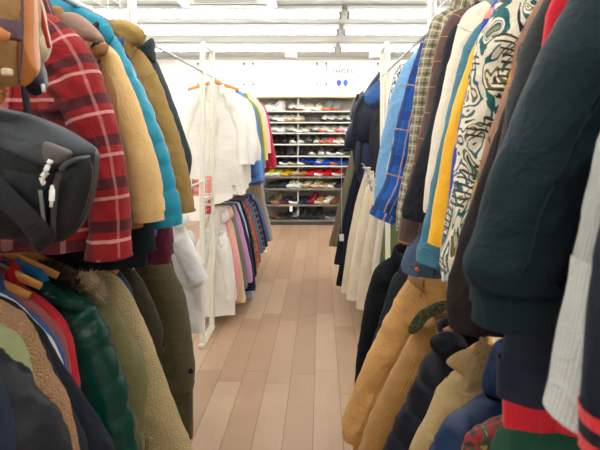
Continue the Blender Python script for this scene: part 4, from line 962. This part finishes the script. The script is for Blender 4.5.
g = near('denim_shirt', 'pale denim shirt hem under the yellow sweatshirt cuff', 'shirt', 1, 1.175, [(500, 30), (490, 56), (480, 100), (468, 150), (456, 196), (446, 232), (440, 250)], 293, fabric('pale_denim', (126, 164, 198), 'denim'), group=RU, bw=.185, flare=.0, r0=.05, r1=.045); g.collar('shirt')
yel = fabric('yellow_fleece', (238, 178, 36), 'smooth')
g = near('sweatshirt', 'bright yellow sweatshirt between the teal and royal blue garments', 'sweatshirt', 1, 1.12, [(505, -10), (488, 18), (471, 56), (460, 87), (446, 135), (437, 183), (431, 222), (428, 240)], 236, yel, group=RU, r0=.06, r1=.048, hi=2, dep=.035, send=.97); g.collar('crew'); g.cuff(.032, .95)
g = near('jersey', 'royal blue jersey strip between yellow sweatshirt and patterned jumper', 'jersey', 1, 1.06, [(508, -14), (492, 6), (483, 22), (473, 66), (461, 118), (453, 160), (449, 196), (443, 235), (441, 254)], 262, fabric('royal_blue', (32, 52, 160), 'smooth', plaid([('v', .3, .35, .03, (226, 150, 110), .8)])), group=RU, r0=.055, r1=.045, dep=.035); g.collar('crew')
kn = fabric('bold_pattern_knit', (200, 196, 180), 'knit', knitmix)
g = near('patterned_jumper', 'bold multicoloured jumper of cream, teal and olive knit', 'sweater', 1, .98, [(524, -26), (504, -8), (492, 13), (479, 42), (469, 82), (460, 130), (453, 182), (447, 216), (441, 250), (441, 268)], 300, kn, group=RU, r0=.08, r1=.05, hi=2, samp=.22, fwd=.035, dep=.05); g.collar('crew'); g.cuff(.03, .9)
bcamo = fabric('brown_orange_camo', (120, 84, 64), 'smooth', blotch(16, [(0, (34, 30, 28)), (.40, (142, 100, 76)), (.56, (200, 140, 48)), (.60, (84, 96, 40)), (.66, (30, 28, 28))], 1.4, (1, .6, 1)))
g = near('camouflage_shirt', 'brown and orange camouflage shirt beside the bold knit jumper', 'shirt', 1, .875, [(568, -44), (550, -14), (537, 6), (523, 32), (511, 76), (497, 114), (486, 144), (473, 194), (464, 230), (459, 256)], 290, bcamo, group=RU, r0=.06, r1=.05, hi=2, dep=.04); g.collar('shirt')
g = near('jacket', 'dark brown jacket whose sleeve ends under the camouflage shirt', 'jacket', 1, .84, [(574, -40), (556, -10), (540, 20), (526, 56), (508, 106), (488, 160), (472, 204), (457, 251), (447, 290), (448, 326)], 330, fabric('dark_espresso', (34, 28, 28), 'weave'), group=RU, r0=.06, r1=.056, dep=.045, hi=2); g.collar('shirt'); g.armhole().seam()
g = near('sweatshirt', 'faded dark grey sweatshirt before the large dark teal one', 'sweatshirt', 1, .765, [(580, -50), (558, -16), (542, 8), (526, 42), (513, 86), (502, 140), (488, 200), (474, 262), (470, 300)], 320, fabric('faded_black', (38, 42, 44), 'smooth'), group=RU, r0=.065, r1=.055, dep=.045, hi=2); g.collar('crew')
g = near('sweater', 'red sweater showing at neck and hem behind the dark teal sweatshirt', 'sweater', 1, .705, [(600, -80), (570, -30), (552, 10), (545, 60), (538, 150), (530, 250), (516, 330), (507, 385)], 426, ribk('scarlet_knit', (206, 20, 44)), group=RU, bw=.26, flare=.03, sleeves=0, dep=.035); g.collar('crew')
g = near('sweatshirt', 'navy sweatshirt with ribbed hem above the red hem', 'sweatshirt', 1, .655, [(620, -40), (590, 60), (566, 160), (545, 240), (524, 300), (508, 345), (503, 376)], 392, fabric('navy_sweat', (27, 34, 50), 'smooth'), group=RU, bw=.27, flare=.0, sleeves=0, dep=.04, hi=2)
g.hem(.05, ribk('navy_rib', (32, 38, 54)))
dt = fabric('dark_teal_fleece', (17, 36, 44), 'smooth')
g = near('sweatshirt', 'large dark teal sweatshirt, biggest garment by the grey sweatshirt', 'sweatshirt', 1, .60, [(640, -110), (604, -58), (573, 0), (554, 30), (533, 72), (510, 132), (490, 178), (475, 232), (463, 262), (467, 282)], 330, dt, group=RU, r0=.095, r1=.06, hi=2, dep=.05, samp=.08, amp=.008, bw=.2); g.collar('crew'); g.cuff(.055, .78, ribk('dark_teal_rib', (18, 36, 43))); g.armhole().seam()
gr = fabric('grey_marl', (156, 158, 156), 'knit'); gr2 = ribk('grey_marl_rib', (176, 178, 176))
g = near('sweatshirt', 'grey marl sweatshirt sleeve with long ribbed end', 'sweatshirt', 1, .475, [(690, -20), (640, 60), (612, 130), (597, 180), (585, 235), (577, 268), (565, 330), (552, 385), (545, 408)], 330, gr, group=RU, r0=.07, r1=.056, hi=2, dep=.04, amp=.008, bw=.2); g.cuff(.155, 1.004, gr2, at=1-.15/g.L, name='rib_panel', off=.0012)
g = near('sweatshirt', 'navy sweatshirt with red striped cuff beside the grey ribbed sleeve', 'sweatshirt', 1, .42, [(700, 40), (656, 100), (622, 170), (601, 250), (590, 330), (584, 412)], 400, fabric('ink_navy', (24, 30, 42), 'smooth'), group=RU, r0=.06, r1=.046, hi=2, dep=.035, bw=.18)
for k, c in enumerate(((196, 30, 44), (24, 30, 42), (196, 30, 44))): g.cuff(.0125, .98, ribk('cuff_%d' % c[0], c), at=1.0+k*.0125/g.L, name='cuff_stripe')

# --- right lower ------------------------------------------------------
g = near('coat', 'black wool coat at the far end of the lower rail', 'coat', 1, 2.36, [(404, 252), (390, 258), (376, 269), (367, 294), (361, 328), (356, 362), (354, 396)], 425, fabric('black_coat', (22, 26, 32), 'weave'), group=RL, lower=True, r0=.075, r1=.065, hi=2); g.collar('shirt')
g = near('jacket', 'charcoal jacket between the black coat and tan jacket', 'jacket', 1, 2.14, [(426, 252), (408, 260), (394, 276), (383, 310), (372, 345), (362, 380), (358, 410)], 430, fabric('charcoal_twill', (40, 44, 50), 'weave'), group=RL, lower=True, r0=.075, r1=.065, hi=2); g.collar('shirt')
tanj = fabric('tan_twill', (208, 160, 98), 'weave')
g = near('jacket', 'tan cotton jacket reaching furthest into the aisle', 'jacket', 1, 1.9, [(440, 262), (424, 269), (407, 283), (388, 316), (367, 358), (352, 392), (342, 418), (344, 434)], 452, tanj, group=RL, lower=True, r0=.10, r1=.08, hi=2, amp=.02, samp=.13, dep=.07, bw=.3, flare=.04, fwd=.035); g.collar('shirt', fabric('tan_cord', (178, 138, 92), 'cord')).cuff(.012, 1.03); g.armhole().seam()
camel = fabric('camel_corduroy', (182, 134, 72), 'cord')
g = near('corduroy_jacket', 'camel corduroy jacket with green knit collar beside the tan jacket', 'jacket', 1, 1.68, [(456, 300), (436, 310), (418, 326), (400, 358), (382, 392), (367, 426), (359, 448), (355, 470)], 500, camel, group=RL, lower=True, r0=.095, r1=.075, hi=2, amp=.016, dep=.065, bw=.27); g.armhole().seam()
g.spuff('collar', [(408, 330), (415, 316), (426, 307), (446, 300), (452, 306), (436, 314), (424, 322), (414, 334)], -.045, .018, fabric('green_camo_knit', (86, 98, 50), 'fleece', blotch(50, [(0, (60, 84, 40)), (.5, (122, 116, 60)), (.6, (48, 60, 34))])))
npf = fabric('navy_black_puffer', (25, 28, 39), 'nylon')
g = near('puffer_jacket', 'black navy puffer jacket between camel corduroy and khaki coat', 'jacket', 1, 1.5, [(474, 326), (455, 332), (438, 344), (424, 364), (410, 394), (396, 424), (385, 448), (378, 475)], 510, npf, group=RL, lower=True, r0=.09, r1=.08, hi=2, puffq=.10, dep=.065); g.collar('stand', h=.06)
g.spuff('hood', [(430, 340), (444, 332), (462, 336), (468, 352), (452, 358), (436, 354)], -.06, .03, npf, wr=.011, ws=20)
kc = fabric('khaki_coat_cotton', (176, 150, 106), 'weave')
g = near('coat', 'khaki coat with wide collar and pale fur trim', 'coat', 1, 1.33, [(508, 348), (486, 350), (466, 358), (449, 378), (434, 404), (420, 430), (410, 452), (402, 480)], 520, kc, group=RL, lower=True, r0=.095, r1=.075, hi=2, amp=.018, dep=.065, samp=.13); g.armhole().seam()
g.spuff('collar', [(446, 362), (462, 350), (480, 350), (492, 356), (488, 372), (474, 384), (466, 392), (462, 376)], -.07, .016, kc)
fur_tube('fur_trim', [P(478, 342, 1.26), P(484, 350, 1.25), P(487, 360, 1.25), P(484, 370, 1.26)], .022, fabric('straw_fur', (196, 164, 110), 'fur'), g.root, 9)
blue_p = fabric('deep_blue_puffer', (19, 44, 82), 'nylon')
g = near('puffer_jacket', 'deep blue puffer jacket under the navy sweatshirt', 'jacket', 1, 1.15, [(532, 362), (512, 372), (494, 386), (474, 404), (454, 420), (440, 436), (428, 454), (420, 490)], 520, blue_p, group=RL, lower=True, r0=.09, r1=.075, hi=2, puffq=.13, dep=.06)
g.spuff('hood', [(482, 388), (488, 362), (500, 340), (522, 344), (524, 384), (510, 396), (496, 398)], -.06, .035, blue_p, wr=.011, ws=18)
cam = fabric('woodland_camo', (96, 92, 56), 'weave', blotch(22, [(0, (44, 70, 48)), (.42, (150, 44, 58)), (.5, (62, 92, 60)), (.58, (190, 160, 110)), (.64, (40, 44, 36))], 1.2))
g = near('camouflage_jacket', 'red and green camouflage jacket with wavy hood in front of the blue puffer', 'jacket', 1, 1.0, [(560, 410), (535, 414), (510, 420), (488, 428), (472, 440), (463, 456), (458, 500)], 540, cam, group=RL, lower=True, r0=.075, r1=.065, hi=2, dep=.05)
g.spuff('hood', [(464, 446), (468, 434), (486, 428), (506, 422), (520, 420), (522, 430), (500, 440), (482, 452)], -.05, .022, cam)
g = near('fleece_jacket', 'dark green fleece jacket nearest below the red hem', 'jacket', 1, .9, [(590, 412), (562, 415), (538, 419), (518, 426), (502, 438), (492, 456), (488, 500)], 540, fabric('forest_green', (18, 74, 54), 'smooth'), group=RL, lower=True, r0=.08, r1=.065, hi=2, dep=.06)
for Y, lb in ((1.9, 'wooden hanger holding the tan cotton jacket'), (1.68, 'wooden hanger holding the camel corduroy jacket'), (1.5, 'wooden hanger holding the black navy puffer'), (1.33, 'wooden hanger holding the khaki coat')):
    hanger(Y, 1, lb, rail=RZR, dzc=.19, group='hangers of the lower coats', wid=.08)
for Y, lb in ((1.6, 'dark red wooden hanger in the khaki plaid shirt'), (1.71, 'wooden hanger in the blue plaid flannel shirt'), (1.86, 'wooden hanger in the light denim shirt')):
    hanger(Y, 1, lb, rail=RZU, dzc=.07 if Y == 1.6 else .12, group='hangers of the flannel shirts', mat=wood('red_brown_wood', (110, 48, 40)) if Y == 1.6 else None)
# ------------------------------------------------------------------ bags
grey_l = fabric('black_leather', (30, 33, 37), 'leather'); grey_t = fabric('grey_nylon_top', (62, 68, 76), 'nylon'); grey_s = fabric('grey_brown_panel', (96, 92, 90), 'nylon')
Y = .98
t = thing('duffel_bag', 'dark grey leather duffel bag with white zip pulls hanging before the plaid jacket', 'bag', P(20, 245, Y))
puff('body', [(-60, 112), (-20, 108), (20, 114), (60, 128), (92, 148), (94, 165), (90, 196), (82, 222), (70, 238), (50, 243), (20, 238), (-20, 240), (-60, 240)], Y, .10, grey_l, t, n=64, k=14, wr=.008, pw=4.)
puff('top_flap', [(-60, 108), (-20, 106), (20, 113), (56, 126), (84, 141), (95, 151), (88, 158), (76, 160), (58, 168), (42, 166), (26, 160), (0, 151), (-40, 142)], Y-.085, .028, grey_t, t, n=64, k=10, wr=.006, tilt=lambda p: .25*max(0, (p.z-Z_(160, Y))))
puff('flap_patch', [(44, 142), (60, 146), (72, 152), (68, 160), (56, 165), (44, 160)], Y-.108, .012, grey_s, t, wr=.003)
puff('side_pocket', [(60, 170), (72, 162), (88, 158), (92, 172), (88, 196), (80, 220), (68, 234), (56, 232), (54, 205)], Y-.082, .024, grey_l, t, wr=.006)
puff('front_pocket', [(-40, 160), (0, 162), (28, 168), (44, 178), (48, 206), (42, 230), (10, 226), (-40, 222)], Y-.085, .022, grey_l, t, wr=.008)
MB().sweep(catmull([P(90, 158, Y-.1), P(76, 160, Y-.115), P(64, 166, Y-.12), P(57, 180, Y-.12), P(54, 205, Y-.115), P(53, 234, Y-.1)], 30), .006, .004, n=8).build('zip', plain('zip_dark', (70, 72, 76), .35, .6), t)
for a, b, c in (((51, 160), (46, 170), (45, 176)), ((47, 172), (42, 178), (44, 184)), ((52, 186), (52, 196), (51, 206))):
    MB().sweep(catmull([P(*a, Y-.128), P(*b, Y-.134), P(*c, Y-.128)], 10), .0055, .003, n=8).build('zip_pull', white_plastic, t)
MB().sweep(catmull([P(-30, 160, Y-.11), P(0, 192, Y-.125), (P(24, 216, Y-.125)), P(44, 238, Y-.11), P(48, 244, Y-.08)], 24), .022, .004, side=(.5, 0, .6), n=10).build('strap', fabric('strap_webbing', (40, 42, 46), 'weave'), t)
MB().sweep(catmull([P(40, 190, Y-.12), P(43, 215, Y-.118), P(44, 236, Y-.105)], 10), .004, .0025, n=8).build('strap_end', grey_m, t)
MB().sweep(catmull([P(30, 122, Y), P(26, 100, Y), P(24, 60, Y), P(30, 20, Y+.02), (RXL+.03, Y+.02, RZU-.01), (RXL, Y+.02, RZU+.018), (RXL-.03, Y+.02, RZU-.02)], 34), .013, .003, side=(0, 1, 0), n=8).build('carry_handle', MATS['strap_webbing'], t)

canvas = fabric('tan_canvas', (158, 122, 78), 'weave'); leather = fabric('tan_leather', (182, 112, 54), 'leather'); plum = fabric('plum_band', (96, 74, 84), 'weave')
Y = .84
t = thing('canvas_bag', 'tan canvas bag with orange leather trim above the duffel bag', 'bag', P(10, 88, Y))
puff('body', [(-50, -30), (-10, -34), (24, -30), (32, 0), (30, 30), (28, 60), (24, 82), (12, 87), (-20, 84), (-50, 82)], Y, .07, canvas, t, n=56, k=12, wr=.006, pw=4.)
puff('leather_gusset', [(22, -20), (32, -14), (34, 10), (34, 40), (36, 62), (37, 74), (31, 82), (22, 86), (25, 60), (26, 30), (25, 0)], Y-.005, .022, leather, t, n=48, wr=.003)
MB().sweep(catmull([P(-40, 21, Y-.075), P(-5, 28, Y-.082), P(22, 31, Y-.07)], 12), .018, .003, side=(0, 0, 1), n=8).build('plum_band', plum, t)
MB().sweep(catmull([P(-40, 14, Y-.09), P(-10, 28, Y-.098), P(4, 36, Y-.1), P(9, 38, Y-.095)], 14), lambda q: .013-.004*q, .004, side=(0, 0, 1), n=8).build('leather_strap', leather, t)
MB().box(X_(0, Y-.083), X_(7, Y-.083), Y-.083, Y-.066, Z_(75, Y-.085), Z_(67.5, Y-.085), .002).build('label_patch', plain('label_patch_cream', (206, 190, 160), .6), t, sm=False)
MB().sweep(catmull([P(22, -24, Y-.05), P(22.5, 10, Y-.062), P(22, 45, Y-.062), P(19, 82, Y-.05)], 20), .0025, n=6).build('piping', plum, t)
MB().sweep(catmull([P(0, -28, Y), P(4, -80, Y), (RXL+.03, Y, RZU-.01), (RXL, Y, RZU+.018), (RXL-.03, Y, RZU-.02)], 20), .012, .004, side=(0, 1, 0), n=8).build('carry_handle', leather, t)
Y = .93
t = thing('pouch', 'small beige pouch with red edge between canvas bag and plaid jacket', 'pouch', P(40, 66, Y))
puff('body', [(30, -10), (37, -6), (42, 20), (48, 46), (48, 54), (42, 64), (36, 58), (32, 30)], Y, .03, fabric('beige_cotton', (186, 172, 142), 'weave'), t, n=40, wr=.005)
MB().sweep(catmull([P(37, -6, Y), P(43, 20, Y-.004), P(49, 48, Y)], 12), .004, n=6).build('piping', fabric('red_edge', (176, 40, 50), 'weave'), t)
MB().sweep(catmull([P(32, -8, Y), P(28, -50, Y), (RXL, Y, RZU+.016), (RXL-.02, Y, RZU-.03)], 14), .004, n=6).build('cord', MATS['red_edge'], t)
Y = .91
t = thing('camera_bag', 'small black navy bag with webbing under the beige pouch', 'bag', P(28, 98, Y))
puff('body', [(28, 40), (34, 38), (38, 60), (43, 74), (45, 88), (40, 95), (30, 93), (27, 70)], Y, .03, fabric('navy_bag', (30, 36, 50), 'nylon'), t, n=40, wr=.006)
MB().sweep(catmull([P(32, 42, Y), P(31, 20, Y), P(30, -20, Y), (RXL, Y, RZU+.016), (RXL-.02, Y, RZU-.03)], 14), .008, .002, side=(0, 1, 0), n=8).build('strap', MATS['strap_webbing'], t)
MB().sweep([P(42.5, 84, Y-.03), P(44, 92, Y-.03)], .004, .002, n=6).build('strap_end', white_plastic, t)
Y = .88
t = thing('leather_pouch', 'orange leather loop handle below the tan canvas bag', 'bag', P(-6, 100, Y))
puff('body', [(-40, 86), (-14, 84), (-4, 92), (-6, 106), (-20, 112), (-40, 110)], Y, .03, leather, t, n=32, wr=.004)
MB().sweep(catmull([P(-6, 92, Y-.02), P(2, 88, Y-.03), P(4, 94, Y-.03), P(0, 101, Y-.025), P(-6, 102, Y-.02)], 18), .007, .004, n=8).build('loop', leather, t)
MB().sweep(catmull([P(-20, 86, Y), P(-20, 20, Y+.02), (RXL, Y+.02, RZU+.016), (RXL-.02, Y+.02, RZU-.03)], 14), .005, n=6).build('strap', leather, t)

# backpacks on the far upper rail of the trousers side
def pack(name, label, pts, Y, th, col, pocket, strap, acc, hook=(372, 75), pc=False):
    t = thing(name, label, 'bag', (sum(X_(a, Y) for a, b in pts)/len(pts), Y, min(Z_(b, Y) for a, b in pts)), 'backpacks hung over the cream trousers')
    m = fabric('pack_%d_%d_%d' % col, col, 'nylon')
    puff('body', pts, Y, th, m, t, n=48, k=10, wr=.012, pw=3.)
    puff('pocket', pocket, Y-th*.9, th*.35, fabric('pack_blue', (44, 92, 156), 'nylon') if pc else m, t, n=32, k=6, wr=.005)
    for s_ in strap:
        MB().sweep(catmull([P(a, b, Y-th*.9) for a, b in s_], 14), .013, .004, side=(1, 0, 0), n=8).build('strap', MATS['strap_webbing'], t)
    if acc: MB().sweep([P(*acc[0], Y-th*1.2), P(*acc[1], Y-th*1.2)], .012, .006, n=8).build('buckle', plain('buckle_%d' % acc[2][0], acc[2], .4), t)
    q = P(*hook, Y)
    MB().sweep(catmull([q, ((q.x+RXR)/2, Y, max(q.z+.03, 1.85)), (RXR-.01, Y, RZU+.016), (RXR+.02, Y, RZU-.02)], 16), .011, .003, side=(0, 1, 0), n=8).build('carry_handle', MATS['strap_webbing'], t)
pack('backpack', 'blue topped black backpack highest beside the mesh panel', [(383, 72), (374, 78), (366, 90), (358, 104), (352, 120), (352, 136), (362, 142), (376, 140), (386, 136), (388, 100)], 3.72, .08, (34, 40, 58), [(364, 98), (372, 86), (381, 80), (385, 92), (380, 100), (370, 106)], [[(364, 96), (356, 112), (353, 136)]], ((375, 119), (378, 117), (150, 40, 50)), (380, 76), True)
pack('backpack', 'dark navy backpack hanging left with a yellow clip', [(366, 98), (358, 112), (350, 124), (345, 136), (345, 148), (352, 150), (364, 152), (370, 140), (371, 116)], 3.95, .09, (32, 38, 62), [(352, 124), (362, 118), (366, 130), (362, 144), (352, 144)], [[(362, 104), (356, 128), (354, 152), (357, 172)]], ((353, 130), (356, 134), (196, 170, 60)), (366, 100))
pack('shoulder_bag', 'deep navy shoulder bag with a white buckle below the black backpack', [(366, 128), (358, 138), (355, 152), (356, 172), (362, 186), (374, 190), (384, 184), (386, 150), (380, 130)], 3.84, .08, (30, 40, 78), [(362, 146), (374, 142), (380, 150), (378, 172), (366, 174)], [[(366, 130), (361, 150), (358, 176)], [(374, 130), (372, 150), (376, 180)]], ((363, 142), (366, 138), (226, 226, 222)), (372, 130))
pack('backpack', 'black backpack pressed between the shoulder bag and the mesh panel', [(376, 112), (370, 124), (369, 150), (372, 176), (380, 186), (390, 180), (392, 120)], 3.62, .07, (34, 36, 44), [(374, 130), (384, 128), (387, 150), (382, 168), (374, 164)], [[(378, 114), (374, 140), (376, 178)]], None, (382, 114))
pack('tote_bag', 'grey and black tote at the far upper rail over the navy trousers', [(364, 92), (357, 96), (352, 104), (350, 118), (356, 122), (364, 116)], 4.5, .05, (70, 76, 84), [(355, 102), (361, 100), (361, 112), (354, 114)], [[(358, 94), (354, 110), (352, 120)]], None, (362, 92))

# ------------------------------------------------------------------ world and camera
w = bpy.data.worlds.new('world'); bpy.context.scene.world = w; w.use_nodes = True
w.node_tree.nodes['Background'].inputs[0].default_value = (1, 1, 1, 1); w.node_tree.nodes['Background'].inputs[1].default_value = .6
cd = bpy.data.cameras.new('camera'); cam_o = bpy.data.objects.new('camera', cd); C.objects.link(cam_o)
cam_o.location = (0, 0, H); cam_o.rotation_euler = (PI/2, 0, 0)
cd.sensor_width = 36.; cd.lens = 36.*F/600.
cd.shift_x = -(VX-300.)/600.; cd.shift_y = -(225.-VY)/600.
cd.clip_start = .05
cd.dof.use_dof = True; cd.dof.focus_distance = 2.3; cd.dof.aperture_fstop = 7.
sc = bpy.context.scene; sc.camera = cam_o
sc.view_settings.view_transform = 'Standard'; sc.view_settings.look = 'None'; sc.view_settings.gamma = 1.; sc.view_settings.exposure = .5
sc.view_settings.use_curve_mapping = False
sc.cycles.use_denoising = True
sc.cycles.max_bounces = 8; sc.cycles.diffuse_bounces = 5
